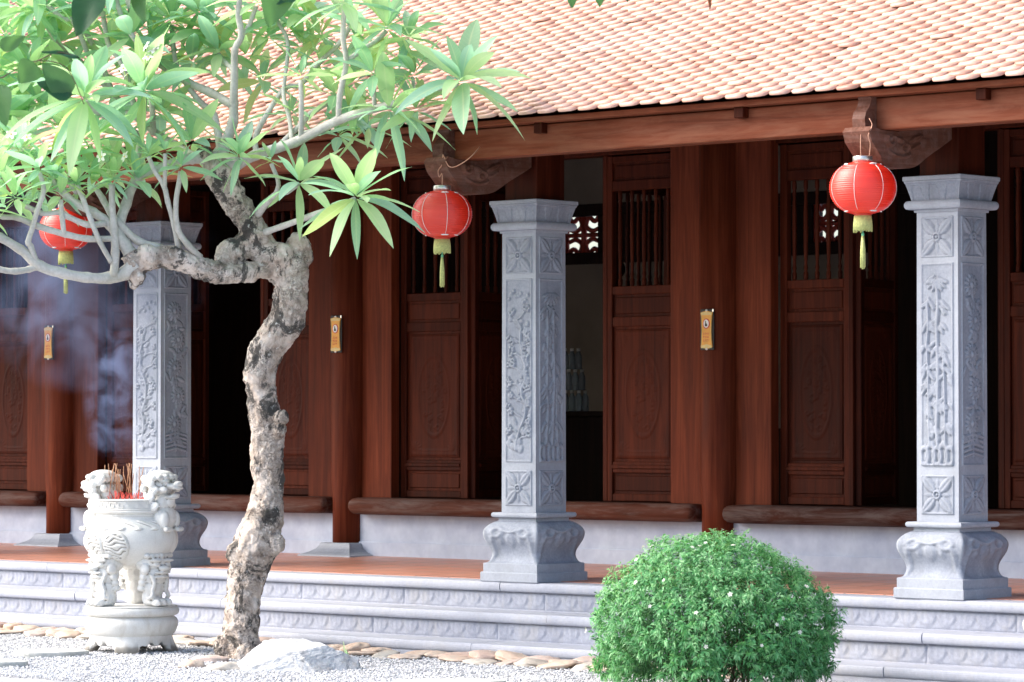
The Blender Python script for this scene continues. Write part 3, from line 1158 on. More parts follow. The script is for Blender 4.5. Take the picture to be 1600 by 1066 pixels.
def door(x0, w_, name, rot=0.0, flip=1):
    """leaf hinged at (x0, 18.99), width w_ along local +x (flip=-1: along -x)"""
    key = round(w_, 3)
    if key not in _cache:
        mb = MB()
        st = .062
        y0, y1 = -.028, .028
        H_ = 2.485
        mb.box(.004, st, y0, y1, 0, H_, 0, .004)
        mb.box(w_ - st, w_ - .004, y0, y1, 0, H_, 0, .004)
        for (za, zb) in ((.003, .055), (.205, .285), (1.255, 1.325), (1.485, 1.545), (2.232, 2.305), (2.435, 2.482)):
            mb.box(st + .001, w_ - st - .001, y0 + .003, y1 - .003, za, zb, 0, .004)
        mb.box(st + .001, w_ - st - .001, y0 - .010, y0 + .002, .235, .262, 0, .004)
        fr = mb.mesh('door', [M['wood']])

        def pan(za, zb, carve):
            mb = MB()
            mb.box(st - .001, w_ - st + .001, -.006, .012, za - .001, zb + .001)
            mb.box(st + .022, w_ - st - .022, -.015, -.0055, za + .02, zb - .02, 0, .005)
            if carve:
                pw, ph = (w_ - 2 * st) / 2 - .028, (zb - za) / 2 - .026
                cx, cz = w_ / 2, (za + zb) / 2
                relief_grid(mb, pw, ph, lambda U, V: .36 * carve_door(U, V, pw, ph), lambda u, v, h: (cx + u, -.015 - h, cz + v), .007)
                relief_grid(mb, pw, ph, lambda U, V: .36 * carve_door(U, V, pw, ph), lambda u, v, h: (cx + u, .012 + h, cz + v), .012)
            return mb.mesh('carved_panel' if carve else 'panel', [M['wood']])
        ps = [pan(.055, .205, False), pan(.285, 1.255, True), pan(1.325, 1.485, False), pan(2.305, 2.435, False)]
        mb = MB()
        mb.lathe([(r_, z) for r_, z in BAL], 10)
        bal = mb.mesh('baluster', [M['wood']])
        _cache[key] = (fr, ps, bal, st)
    fr, ps, bal, st = _cache[key]
    d_ = link(name, fr, hall, W(x0, 18.995, DZ), rot)
    for p in ps:
        link(p.name.split('.')[0], p, d_)
    nb = 5
    for k in range(nb):
        b_ = link('baluster', bal, d_, (st + (w_ - 2 * st) * (k + .5) / nb, 0, 1.544))
        b_.rotation_euler = (0, 0, 1.3 * k)
    return d_


for bi, (a, b_) in enumerate(zip(PX[:-1], PX[1:])):
    x0, x1 = a + .448, b_ - .448
    w_ = (x1 - x0) / 4
    door(x0, w_, 'door')
    door(x1 - w_, w_, 'door')
    # the two middle leaves stand open, swung inwards
    door(x0 + w_ + .03, w_, 'door', R(101))
    door(x1 - w_ - .03, w_, 'door', R(84))
    mb = MB()
    for xx in (x0 + w_, x1 - w_):
        mb.box(xx - .018, xx + .018, 18.962, 19.04, DZ, 3.45, 0, .003)
    wbuild(mb, 'door_jamb', [M['wood']])

# ---- inside of the hall: back wall with a fretwork band, side walls, inner floor; interior shade put into their dark colour
mb = MB()
FWIN = [(-22.34, -21.42), (-18.88, -18.56)]
edges = [-29.0] + [e for w_ in FWIN for e in w_] + [-6.0]
mb.box(-29, -6, 25.0, 25.2, 3.56, 4.3, 1)
mb.box(-22.6, -18.2, 24.985, 24.998, 3.62, 4.3)
mb.box(-29, -6, 25.0, 25.2, ZP, 3.10, 1)
mb.box(-22.6, -18.2, 24.985, 24.998, ZP + 1.0, 3.045)
for xa, xb in zip(edges[::2], edges[1::2]):
    mb.box(xa + .001, xb - .001, 25.01, 25.19, 3.101, 3.559, 1)
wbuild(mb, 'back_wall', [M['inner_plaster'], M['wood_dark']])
mb = MB()
mb.box(-22.6, -18.2, 24.93, 24.984, 3.05, 3.155, 0, .004)
mb.box(-22.6, -18.2, 24.93, 24.984, 3.50, 3.61, 0, .004)
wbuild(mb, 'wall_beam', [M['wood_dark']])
for xa, xb in FWIN:
    fw = MB()
    nn_ = max(1, round((xb - xa) / .42))
    pw = (xb - xa) / nn_
    for k in range(nn_):
        cx = xa + (k + .5) * pw
        cz_ = 3.33
        for sx in (-1, 1):
            fw.tube([(cx + sx * pw * .5, 25.08, 3.10), (cx + sx * pw * .5, 25.08, 3.56)], .034, 6)
            for sz_ in (-1, 1):
                pts = catmull([(cx + sx * pw * .46, 25.08, cz_ + sz_ * .20), (cx + sx * pw * .30, 25.08, cz_ + sz_ * .13), (cx + sx * pw * .14, 25.08, cz_ + sz_ * .17), (cx + sx * pw * .06, 25.08, cz_ + sz_ * .09), (cx + sx * pw * .22, 25.08, cz_ + sz_ * .04), (cx + sx * pw * .40, 25.08, cz_ + sz_ * .06)], 4)
                fw.tube([tuple(p) for p in pts], .024, 6)
        fw.tube([(cx, 25.08, 3.10), (cx, 25.08, 3.56)], .030, 6)
        fw.tube([(cx - pw / 2, 25.08, cz_), (cx + pw / 2, 25.08, cz_)], .022, 6)
    wbuild(fw, 'fretwork', [M['red_lacquer']])
mb = MB()
mb.box(-29.2, -29.0, 18.9, 25.2, ZP, 4.0)
mb.box(-6.0, -5.8, 18.9, 25.2, ZP, 4.0)
mb.box(-29, -26.5, 18.92, 19.0, ZP, 4.6)
mb.box(-6.5, -6, 18.92, 19.0, ZP, 4.6)
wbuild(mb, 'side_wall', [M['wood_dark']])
mb = MB()
for sx in (-29.2, -6.0):
    mb.prism([(19.0, 4.0), (25.2, 4.0), (RIDGE_Y, zr - .15)], lambda p, sx=sx: (sx, p[0], p[1]), lambda p, sx=sx: (sx + .2, p[0], p[1]))
wbuild(mb, 'gable_wall', [M['inner_plaster']])
mb = MB()
mb.box(-29, -6, 18.985, 24.96, ZP - .05, ZP + .02)
wbuild(mb, 'inner_floor', [M['wood_dark']])

# ---- offering table with water bottles, seen through the open centre doors
tx, ty = -18.45, 21.5
tb = thing('offering_table', 'dark wooden offering table inside the open centre doorway', 'table', (tx, ty, ZP + .02))
mb = MB()
mb.box(-.75, .75, -.35, .35, 1.075, 1.12, 0, .006)
mb.box(-.70, .70, -.31, .31, .10, 1.074)
mb.build('table_top', [M['wood_dark']], tb)
for sx in (-.66, .66):
    for sy in (-.28, .28):
        mb = MB()
        mb.box(sx - .04, sx + .04, sy - .04, sy + .04, 0, .099, 0, .005)
        mb.build('leg', [M['wood_dark']], tb)
bot0 = thing('water_bottle', 'clear plastic water bottle in the stacked pyramid on the dark table indoors', 'bottle', (0, 0, 0), 'water bottles stacked on the offering table')
mb = MB()
mb.lathe([(.024, 0), (.030, .006), (.030, .04), (.028, .045), (.030, .05), (.030, .10), (.026, .12), (.014, .142), (.012, .15)], 14)
mb.build('bottle_body', [M['clear_plastic']], bot0)
mb = MB()
mb.lathe([(.0145, .147), (.0145, .168), (.013, .170)], 12)
mb.build('cap', [M['white']], bot0)
first = True
zt = ZP + .02 + 1.121
for tier, (n_, x_off) in enumerate(((5, 0), (4, .035), (3, .07))):
    for row in range(2):
        for k in range(n_):
            bo = bot0 if first else copy_tree(bot0)
            first = False
            bo.location = (tx - .24 + x_off + k * .072, ty - .25 + row * .08, zt + tier * .1715)
o = thing('hanging_ornament', 'small dark round ornament hung on a cord inside the centre doorway', 'ornament', (-19.62, 23.2, 0))
mb = MB()
mb.ellipsoid((0, 0, 2.88), (.055, .055, .075))
mb.tube([(0, 0, 2.81), (0, 0, 2.70)], [.02, .03], 8)
mb.build('ornament_body', [M['black']], o)
mb = MB()
mb.tube([(0, 0, 2.95), (0, 0, 5.2)], .004, 6)
mb.build('cord', [M['black']], o)

# ================================================================ LANTERNS
LZ = 2.69


def lantern_proto():
    t_ = thing('paper_lantern', '', 'lantern', (0, 0, 0), 'red lanterns hung under the eave')
    body = []
    nr = 34
    for i in range(nr * 2 + 1):
        a = -PI / 2 + PI * i / (nr * 2)
        r_ = .19 * math.cos(a) ** .82 if abs(math.cos(a)) > 1e-6 else 0
        z = .152 * math.sin(a)
        r_ = max(.052, r_)
        body.append((r_ + (.0036 if i % 2 else 0) + .0012 * math.sin(i * 2.3), z))
    mb = MB()
    mb.lathe(body, 48, 0)
    mb.build('shade', [M['lantern_red']], t_)
    mb = MB()
    mb.lathe([(.050, .146), (.058, .148), (.058, .180), (.054, .183)], 24)
    mb.build('cap', [M['metal']], t_)
    for k in range(7):
        a0 = 2 * PI * k / 7 + .25
        mb = MB()
        pts = []
        for q in np.linspace(-1.02, .98, 12):
            r_ = .19 * math.cos(q) ** .82 + .004
            pts.append((r_ * math.cos(a0), r_ * math.sin(a0), .152 * math.sin(q)))
        mb.tube(pts, .0016, 5)
        mb.build('rib', [M['white']], t_)
        for zz, rr_ in ((-.134, .105), (.134, .105)):
            if k % 2:
                continue
            mb = MB()
            arc = [(rr_ * math.cos(a0 + d_), rr_ * math.sin(a0 + d_), zz) for d_ in np.linspace(-.25, .25, 7)]
            mb.tube(arc, [.002, .005, .006, .006, .006, .005, .002], 6)
            mb.build('trim', [M['white']], t_)
    mb = MB()
    mb.lathe([(.048, -.165), (.050, -.150), (.052, -.146)], 24, 1)
    nf = 40
    for k in range(nf):
        a = 2 * PI * k / nf
        l_ = random.uniform(.076, .092)
        mb.tube([(.046 * math.cos(a), .046 * math.sin(a), -.160), (.051 * math.cos(a), .051 * math.sin(a), -.165 - l_ * .5), (.052 * math.cos(a + .03), .052 * math.sin(a + .03), -.165 - l_)], .0045, 5)
    mb.build('fringe', [M['fringe'], M['red_ink']], t_)
    mb = MB()
    mb.tube([(0, 0, -.15), (0, 0, -.262)], .004, 6, 1)
    mb.ellipsoid((0, 0, -.268), (.009, .009, .013), mi=1)
    for k in range(9):
        a = 2 * PI * k / 9
        mb.tube([(.004 * math.cos(a), .004 * math.sin(a), -.275), (.011 * math.cos(a), .011 * math.sin(a), -.36), (.012 * math.cos(a), .012 * math.sin(a), -.445 - random.uniform(0, .025))], .0045, 5)
    mb.build('tassel', [M['fringe'], M['tassel_green']], t_)
    return t_


def hanger(parent, pts, r_=.0035):
    mb = MB()
    mb.tube([tuple(p) for p in catmull(pts, 5)], r_, 6)
    mb.build('hanger_wire', [M['wire']], parent)


l0 = lantern_proto()
labels = ['bright red paper lantern hanging in front of the middle stone pillar\'s bracket',
          'pale pinkish red lantern hanging beside the rightmost stone pillar',
          'red lantern half hidden behind frangipani branches above the white urn']
l_objs = [l0, copy_tree(l0), copy_tree(l0)]
for lo, (px, py, D), lb in zip(l_objs, ((691, 335, 22.05), (1348, 294, 19.83), (103, 358, 24.75)), labels):
    lo.location = at(px, py, D)
    lo['label'] = lb
l_objs[1].rotation_euler = (0, 0, .35)
l_objs[2].rotation_euler = (0, 0, .8)
hanger(l_objs[0], [(0, 0, .175), (0, 0, .26), (-.03, .005, .24), (-.035, 0, .28), (.0, 0, .32), (-.005, .01, .38), (.02, .0, .36), (.08, -.02, .30), (.16, -.03, .30), (.24, .0, .35), (.27, .06, .42)])
hanger(l_objs[1], [(-.01, 0, .175), (-.012, 0, .26), (-.008, .01, .34), (0, .03, .345)])
hanger(l_objs[1], [(.045, -.02, .175), (.052, -.02, .25), (.04, -.02, .30), (.06, -.01, .36), (.04, .0, .40)])
hanger(l_objs[2], [(0, 0, .175), (.0, .0, .26), (.01, .02, .38)])

# ================================================================ YELLOW SCROLL SIGNS
def sign_proto():
    t_ = thing('notice_plate', '', 'sign', (0, 0, 0), 'yellow scroll notices on the wooden posts')
    mb = MB()
    mb.box(-.060, .060, -.010, 0, -.135, .150, 0, .003)
    mb.build('backing_board', [M['black']], t_)
    mb = MB()
    L_, T_ = .115, .125
    left = [(-.052 + .010 * (1 - (v / .12) ** 2), v) for v in np.linspace(-L_, T_, 13)]
    right = [(-u, v) for (u, v) in left[::-1]]
    topc = [(.030, T_ + .006), (.012, T_ + .010), (0, T_ + .022), (-.012, T_ + .010), (-.030, T_ + .006)]
    botc = [(-.030, -L_ - .006), (-.012, -L_ - .010), (0, -L_ - .020), (.012, -L_ - .010), (.030, -L_ - .006)]
    poly = left + topc[::-1] + right + botc[::-1]
    mb.prism(poly, lambda p: (p[0], -.016, p[1]), lambda p: (p[0], -.0105, p[1]))
    mb.build('scroll', [M['yellow']], t_)
    mb = MB()
    for zz in (T_ - .004, -L_ + .008):
        mb.prism([(-.046, zz - .014), (.046, zz - .014), (.050, zz + .004), (.030, zz + .006), (.0, zz + .012), (-.030, zz + .006), (-.050, zz + .004)],
                 lambda p: (p[0], -.0175, p[1]), lambda p: (p[0], -.0162, p[1]))
    for s_ in (-1, 1):
        mb.tube([(s_ * .046, -.0165, -.10), (s_ * .041, -.0165, 0), (s_ * .046, -.0165, .11)], .0022, 5)
    mb.build('scroll_border', [M['cream']], t_)
    mb = MB()
    zc = .048
    n_ = 28
    mb.prism([(.030 * math.cos(2 * PI * k / n_), zc + .036 * math.sin(2 * PI * k / n_)) for k in range(n_)], lambda p: (p[0], -.0185, p[1]), lambda p: (p[0], -.0165, p[1]), 0)
    mb.prism([(.023 * math.cos(2 * PI * k / n_), zc + .029 * math.sin(2 * PI * k / n_)) for k in range(n_)], lambda p: (p[0], -.0200, p[1]), lambda p: (p[0], -.0186, p[1]), 1)
    blob = [(-.007, zc + .020), (-.001, zc + .018), (.001, zc + .004), (.008, zc - .004), (.010, zc - .018), (-.010, zc - .018), (-.009, zc - .004), (-.006, zc + .004)]
    mb.prism(blob, lambda p: (p[0], -.0215, p[1]), lambda p: (p[0], -.0201, p[1]), 2)
    mb.build('round_symbol', [M['red_ink'], M['white'], M['black']], t_)
    mb = MB()
    rs = random.Random(4)
    for row in range(3):
        for k in range(3):
            x0, z0 = -.022 + k * .018, -.020 - row * .024
            for q in range(2):
                zz = z0 + rs.uniform(-.007, .007)
                mb.box(x0 - .0055, x0 + .0055, -.0175, -.0163, zz - .0012, zz + .0012)
            mb.box(x0 - .0012, x0 + .0012, -.0179, -.0163, z0 - .008, z0 + .008)
    mb.build('red_writing', [M['red_ink']], t_)
    mb = MB()
    for zz in (T_ + .016, -L_ - .013):
        mb.ellipsoid((0, -.014, zz), (.011, .005, .009))
    mb.box(.048, .060, -.0125, -.0101, T_ + .004, T_ + .024, 0, .001)
    mb.build('scroll_clip', [M['metal']], t_)
    return t_


s0_ = sign_proto()
sg = [s0_, copy_tree(s0_), copy_tree(s0_)]
for o_, px, py, xx, lb in zip(sg, (514, 1096, 67), (524, 517, 537), (PX[2], PX[3], PX[1]),
                              ('small yellow scroll notice on the wooden post just right of the tree trunk',
                               'small yellow scroll notice with metal clip on the post behind the round bush',
                               'small yellow scroll notice on the far left post, veiled by incense smoke')):
    d_ = at(px, py, 10) - Vector((0, 0, EYE))
    yy = POST_Y - .144
    p = Vector((0, 0, EYE)) + d_ * (yy / d_.y)
    o_.location = (xx + .008, yy, p.z)
    o_['label'] = lb

# ================================================================ WHITE STONE INCENSE URN
UC = at(205, 1000, 22.62)
UX, UY = UC.x, UC.y
URN_ROT = YAW          # local +x points to the right as seen in the photo, local -y to the viewer
urn = thing('incense_urn', 'carved white stone incense urn with lion handles on a round pedestal beside the tree', 'urn', (UX, UY, GZ), rotz=URN_ROT)
# pedestal
mb = MB()
pr = [(.25, .095), (.285, .125), (.302, .165), (.306, .19), (.300, .212), (.288, .224), (.280, .230), (.281, .236), (.296, .240), (.308, .250), (.312, .264), (.309, .280), (.298, .293), (.284, .300), (.10, .302), (0.01, .302)]
mb.lathe([(float(a), float(b_)) for a, b_ in catmull(pr, 3)], 64)
n_ = 96
vs, fs = [], []
for k in range(n_):                        # scalloped apron reaching down to four splayed feet
    a = 2 * PI * k / n_
    q = (a / (PI / 2) + .5) % 1.0
    foot = abs(q - .5)
    if foot < .19:
        low, rr_ = 0.0, .283 + .03 * (1 - foot / .19)
    else:
        w_ = (foot - .19) / .31
        low = .045 + .022 * abs(math.sin(w_ * PI * 1.0)) * -1 + .03
        low = .075 - .030 * abs(math.sin((w_) * PI * 1.5)) if w_ > .06 else .04
        rr_ = .262
    for (r2, z) in ((.27, .130), (.268, .100), ((rr_ + .262) / 2, max(low, .05)), (rr_, low), (rr_ - .05, low), (.215, .105)):
        vs.append((r2 * math.cos(a), r2 * math.sin(a), z))
for k in range(n_):
    for j in range(5):
        a, b_ = k * 6 + j, ((k + 1) % n_) * 6 + j
        fs.append((a, b_, b_ + 1, a + 1))
mb.add(vs, fs, 0, True)
mb.build('pedestal', [M['white_stone']], urn)

# three beast-faced legs
def leg_shape():
    mb = MB()
    z = .30
    e = mb.ellipsoid
    e((0.0, 0, z + .275), (.085, .078, .075))
    e((.012, 0, z + .20), (.070, .064, .085))
    e((.010, 0, z + .12), (.056, .054, .085))
    e((.004, 0, z + .055), (.050, .050, .070))
    e((.030, 0, z + .028), (.056, .058, .030))
    for s_ in (-1, 0, 1):
        e((.074, s_ * .036, z + .026), (.030, .016, .026))
        e((.098, s_ * .036, z + .016), (.012, .008, .010))
    for s_ in (-1, 1):
        e((.072, s_ * .034, z + .262), (.018, .019, .016))
        e((.074, s_ * .038, z + .288), (.026, .034, .011))
        e((.030, s_ * .070, z + .235), (.030, .016, .034))
        for k in range(3):
            e((.012 - .012 * k, s_ * (.066 - .004 * k), z + .185 - .035 * k), (.022, .014, .022))
        pts = [(.055, s_ * .050, z + .20), (.066, s_ * .040, z + .15), (.058, s_ * .044, z + .10), (.064, s_ * .052, z + .065), (.040, s_ * .062, z + .05)]
        mb.tube([tuple(p) for p in catmull(pts, 5)], .011, 7)
    e((.092, 0, z + .240), (.026, .028, .018))
    e((.082, 0, z + .212), (.020, .050, .009))
    e((.076, 0, z + .186), (.020, .040, .009))
    for k in range(7):
        e((.066 - abs(k - 3) * .006, (k - 3) * .024, z + .318), (.020, .016, .017))
    return remesh(mb, .005, 1, lambda co, n_: .0010 * mn.noise(co * 70))


leg_me = leg_shape()
leg_me.materials.append(M['white_stone'])
for a in (R(-140), R(-38), R(88)):
    lg = link('leg', leg_me, urn, (.182 * math.cos(a), .182 * math.sin(a), -.012))
    lg.rotation_euler = (0, 0, a)
    lg.scale = (1.25, 1.46, 1.04)

# bowl with carved cloud medallions
prof = [(.02, .515), (.10, .522), (.18, .548), (.245, .590), (.285, .640), (.303, .695), (.300, .750), (.282, .800), (.258, .835), (.238, .858), (.226, .875), (.222, .900)]
pts = catmull([(a, .90 - (.90 - b_) * .90) for a, b_ in prof], 10)
n_ = 300
vs, fs = [], []
for (r_, z) in pts:
    for k in range(n_):
        a = 2 * PI * k / n_
        d_ = 0.0
        for (ac, zc, wa, wz) in ((R(-104), .69, .27, .088), (R(-143), .695, .33, .100), (R(60), .69, .32, .09), (R(120), .69, .32, .09)):
            da = (a - ac + PI) % (2 * PI) - PI
            q = math.hypot(da / wa, (z - zc) / wz)
            if q < 1.08:
                if q > .90:
                    d_ = max(d_, .015 * math.sqrt(max(0, 1 - ((q - .99) / .09) ** 2)))
                else:
                    d_ = max(d_, .003 + .013 * abs(math.sin(z * 120 + 1.1 * math.sin(da * 17 + 40 * z) + 1.6 * mn.noise(Vector((da * 6, z * 16, 3.1))))))
        if .80 < z < .86:
            d_ += .012 * max(0, math.sin(a * 16 + 3 * math.sin(z * 60)))
        if .885 < z:
            d_ += .004
        vs.append(((r_ + d_) * math.cos(a), (r_ + d_) * math.sin(a), z))
for j in range(len(pts) - 1):
    for k in range(n_):
        a, b_ = j * n_ + k, j * n_ + (k + 1) % n_
        fs.append((a, b_, b_ + n_, a + n_))
fs += [tuple(range(n_))[::-1], tuple((len(pts) - 1) * n_ + k for k in range(n_))]
mb = MB()
mb.add(vs, fs, 0, True)
mb.build('bowl', [M['white_stone']], urn)

# rim with a meander band
mb = MB()
mb.lathe([(.215, .898), (.240, .902), (.252, .912), (.252, .920), (.246, .924)], 72)
nr = 24
for (z0, z1, rr_) in ((.924, .934, .250), (.984, .994, .252)):
    mb.lathe([(rr_ - .01, z0), (rr_, z0 + .001), (rr_, z1 - .001), (rr_ - .01, z1)], 72)
mb.lathe([(.238, .925), (.243, .930), (.243, .985), (.238, .990), (.205, .992), (.200, .985), (.200, .955), (.02, .950)], 72)
for k in range(nr):
    def band(a0, a1, z0, z1):
        mm = [(r_ * math.cos(a), r_ * math.sin(a), z) for r_ in (.240, .2495) for a in (a0, a1) for z in (z0, z1)]
        mb.add(mm, [(0, 1, 3, 2), (4, 6, 7, 5), (0, 4, 5, 1), (2, 3, 7, 6), (0, 2, 6, 4), (1, 5, 7, 3)])
    a = 2 * PI * k / nr
    w_ = 2 * PI / nr
    band(a, a + w_ * .88, .970, .977)
    band(a + .001, a + w_ * .12, .942, .969)
    band(a + w_ * .13, a + w_ * .60, .942, .949)
    band(a + w_ * .48, a + w_ * .60, .950, .960)
    band(a + w_ * .28, a + w_ * .47, .955, .961)
mb.build('rim', [M['white_stone']], urn)
mb = MB()
mb.lathe([(.199, .945), (.15, .965), (.02, .972)], 40)
mb.build('ash_fill', [M['ash']], urn)

# lion-headed handles climbing the bowl
def lion():
    """local +x is outwards from the bowl"""
    mb = MB()
    e = mb.ellipsoid

    def curl(c, r_, axis_y, th=.011):
        pts = []
        for a in np.linspace(0, 4.2 * PI, 30):
            q = r_ * (1 - a / (5.2 * PI))
            pts.append((c[0] + q * math.cos(a), c[1] + axis_y * .006 * (a / 6), c[2] + q * math.sin(a)))
        mb.tube(pts, [th * (1 - .4 * k / 29) for k in range(30)], 7)
    e((.0, 0, .70), (.070, .085, .090))          # haunch on the bowl
    e((.025, 0, .79), (.062, .074, .085))        # chest
    e((.020, 0, .88), (.050, .060, .075))        # neck
    e((.000, 0, .985), (.066, .070, .078))       # skull
    e((-.006, 0, 1.050), (.078, .078, .036))     # crown of the mane
    for k in range(7):                            # ridge of the crown, overhanging the brow
        a = -PI / 2 + PI * k / 6
        e((.052 * math.cos(a) + .012, .078 * math.sin(a), 1.040), (.024, .022, .020))
    e((.092, 0, .985), (.046, .046, .022))       # upper muzzle
    e((.122, 0, 1.000), (.022, .030, .018))      # nose
    e((.118, 0, .972), (.024, .040, .010))       # lip
    e((.074, 0, .918), (.048, .040, .014))       # lower jaw
    e((.100, 0, .930), (.020, .034, .010))
    e((.066, 0, .888), (.024, .030, .034))       # beard
    for s_ in (-1, 1):
        e((.052, s_ * .040, 1.018), (.034, .028, .011))    # brow ridge
        e((.060, s_ * .036, 1.000), (.017, .017, .015))    # eye
        e((.118, s_ * .016, 1.004), (.014, .012, .012))
        e((.060, s_ * .060, .965), (.030, .016, .020))     # cheek
        e((-.006, s_ * .086, 1.000), (.026, .014, .030))   # ear
        curl((.008, s_ * .078, .955), .030, s_)
        curl((-.020, s_ * .080, .905), .030, s_)
        curl((.012, s_ * .074, .855), .028, s_)
        curl((-.035, s_ * .076, 1.010), .026, s_)
        e((.058, s_ * .050, .775), (.034, .024, .058))     # forelegs gripping
        for q in (-1, 0, 1):
            e((.088, s_ * .052 + q * .017, .716), (.020, .010, .016))
    for k in range(5):
        e((-.062, (k - 2) * .036, 1.030), (.024, .019, .026))
        e((-.070, (k - 2) * .036, .970), (.022, .019, .026))
    e((-.06, 0, .93), (.05, .06, .05))
    return remesh(mb, .0048, 1, lambda co, n_: .0010 * mn.noise(co * 70))


lion_me = lion()
lion_me.materials.append(M['white_stone'])
for a, rr_, dz in ((R(-24), .222, .055), (R(156), .222, .055)):
    lh = link('lion_handle', lion_me, urn, (rr_ * math.cos(a), rr_ * math.sin(a), dz))
    lh.rotation_euler = (0, 0, a)
    lh.scale = (1.06, 1.42, 1.04)

# incense sticks, and the red stubs left in the ash
rs = random.Random(12)
um = Matrix.Translation((UX, UY, GZ)) @ Matrix.Rotation(URN_ROT, 4, 'Z')
st_me = []
for k in range(5):
    L = rs.uniform(.20, .30)
    mb = MB()
    bend = rs.uniform(-.02, .02)
    mb.tube([(0, 0, 0), (0, 0, .075)], .0019, 5, 1)
    mb.tube([(0, 0, .075), (bend * .3, 0, L * .7), (bend, bend * .4, L)], [.0024, .0024, .0022], 6, 0)
    st_me.append(mb.mesh('incense_stick', [M['incense'], M['incense_red']]))
for k in range(26):
    ang_, rad = rs.uniform(0, 2 * PI), .12 * math.sqrt(rs.random())
    lx_ = -.06 + rad * math.cos(ang_)
    p = um @ Vector((lx_, rad * math.sin(ang_) * .8, .962))
    so_ = link('incense_stick', st_me[k % 5], None, p)
    so_.rotation_euler = (rs.gauss(0, .14), rs.gauss(0, .14), rs.uniform(0, 6))
    tag(so_, 'thin brown incense stick standing in the ash of the white urn', 'incense stick', 'incense sticks burning in the urn')
mb = MB()
for k in range(130):
    ang_, rad = rs.uniform(0, 2 * PI), .14 * math.sqrt(rs.random())
    p = um @ Vector((rad * math.cos(ang_), rad * math.sin(ang_), .955))
    q = p + Vector((rs.gauss(0, .018), rs.gauss(0, .018), .03 + .07 * rs.random() ** 2))
    mb.tube([p, q], .0019, 4)
tag(mb.build('incense_stubs', [M['incense_red']]), 'dense cluster of short red incense stubs left in the urn', 'incense stubs', kind='stuff')

# ================================================================ FRANGIPANI TREE
TD = 21.95
TB = at(377, 1034, TD)
tree = thing('frangipani_tree', 'old frangipani tree with gnarled twisting trunk and pale green leaf rosettes', 'tree', (TB.x, TB.y, GZ))
TBV = Vector((TB.x, TB.y, GZ))


def tp(px, py, dd=0.0):
    return at(px, py, TD + dd) - TBV


def px2m(D=TD):
    return D / FPX


def tr_path(lst, per=5):
    """lst of (px, py, radius px, depth offset) -> points, radii"""
    arr = [np.array([*tp(a, b_, d_), r_ * px2m()]) for a, b_, r_, d_ in lst]
    sm = catmull(arr, per)
    return [Vector(p[:3]) for p in sm], [float(max(p[3], .004)) for p in sm]


trunk_path = [(374, 1045, 38, 0), (377, 1028, 34, 0), (378, 973, 31, .0), (382, 920, 32, .02), (392, 873, 37, .04), (402, 847, 40, .06), (413, 807, 34, .08), (419, 767, 28, .10), (417, 713, 30, .10), (417, 660, 30, .08), (410, 620, 27, .05), (407, 580, 28, .02), (419, 540, 31, 0), (447, 500, 31, -.02), (454, 473, 31, -.03), (456, 440, 30, -.03), (460, 407, 26, -.02), (463, 380, 21, 0), (464, 371, 15, 0)]
limb_a = [(452, 432, 24, -.02), (432, 414, 28, -.03), (415, 395, 26, -.04), (402, 371, 23, -.05), (388, 346, 21, -.06), (369, 317, 22, -.08), (350, 285, 25, -.10), (341, 262, 25, -.10), (335, 243, 20, -.10)]
limb_b = [(448, 418, 20, -.02), (428, 421, 18, -.05), (406, 423, 16, -.10), (377, 427, 17, -.15), (350, 427, 18, -.20), (313, 418, 19, -.25), (277, 405, 20, -.30), (250, 402, 20, -.33), (228, 406, 20, -.35), (210, 408, 18, -.37), (198, 396, 14, -.38)]
mb = MB()
for pth, kk in ((trunk_path, .91), (limb_a, 1.0), (limb_b, .98)):
    p_, r_ = tr_path(pth, 6)
    mb.tube(p_, [q * kk - .003 for q in r_], 18)
for (a, b_, r_, d_) in ((360, 398, 24, -.1), (380, 385, 20, -.08), (352, 405, 17, -.14), (465, 385, 20, -.02), (478, 400, 12, -.02), (440, 655, 12, -.02), (436, 672, 12, 0), (384, 352, 12, -.14), (397, 366, 14, -.12), (320, 243, 14, -.12), (213, 432, 14, -.37), (210, 445, 8, -.37), (430, 850, 16, 0), (365, 865, 14, 0), (352, 1010, 18, -.02), (400, 1022, 18, -.03), (383, 1026, 20, -.10), (230, 400, 18, -.38), (440, 400, 20, -.1)):
    rr_ = r_ * px2m()
    mb.ellipsoid(tp(a, b_, d_), (rr_, rr_, rr_ * 1.1))


def bark_disp(co, n_):
    p = co * 1.0
    a = mn.fractal(p * 7.0, .9, 2.0, 3)
    b_ = mn.noise(p * 24)
    c_ = mn.noise(p * 50)
    rid = 1 - abs(mn.noise(p * 15 + Vector((3, 7, 1)))) * 2
    k = min(1.0, max(.35, (co.x * RT.x + co.y * RT.y + 1.0)))
    return .013 * a + .010 * b_ + .006 * c_ - .016 * max(0, rid - .66)


tme = remesh(mb, .0085, 3, bark_disp)
tme.materials.append(M['bark'])
link('trunk', tme, tree)

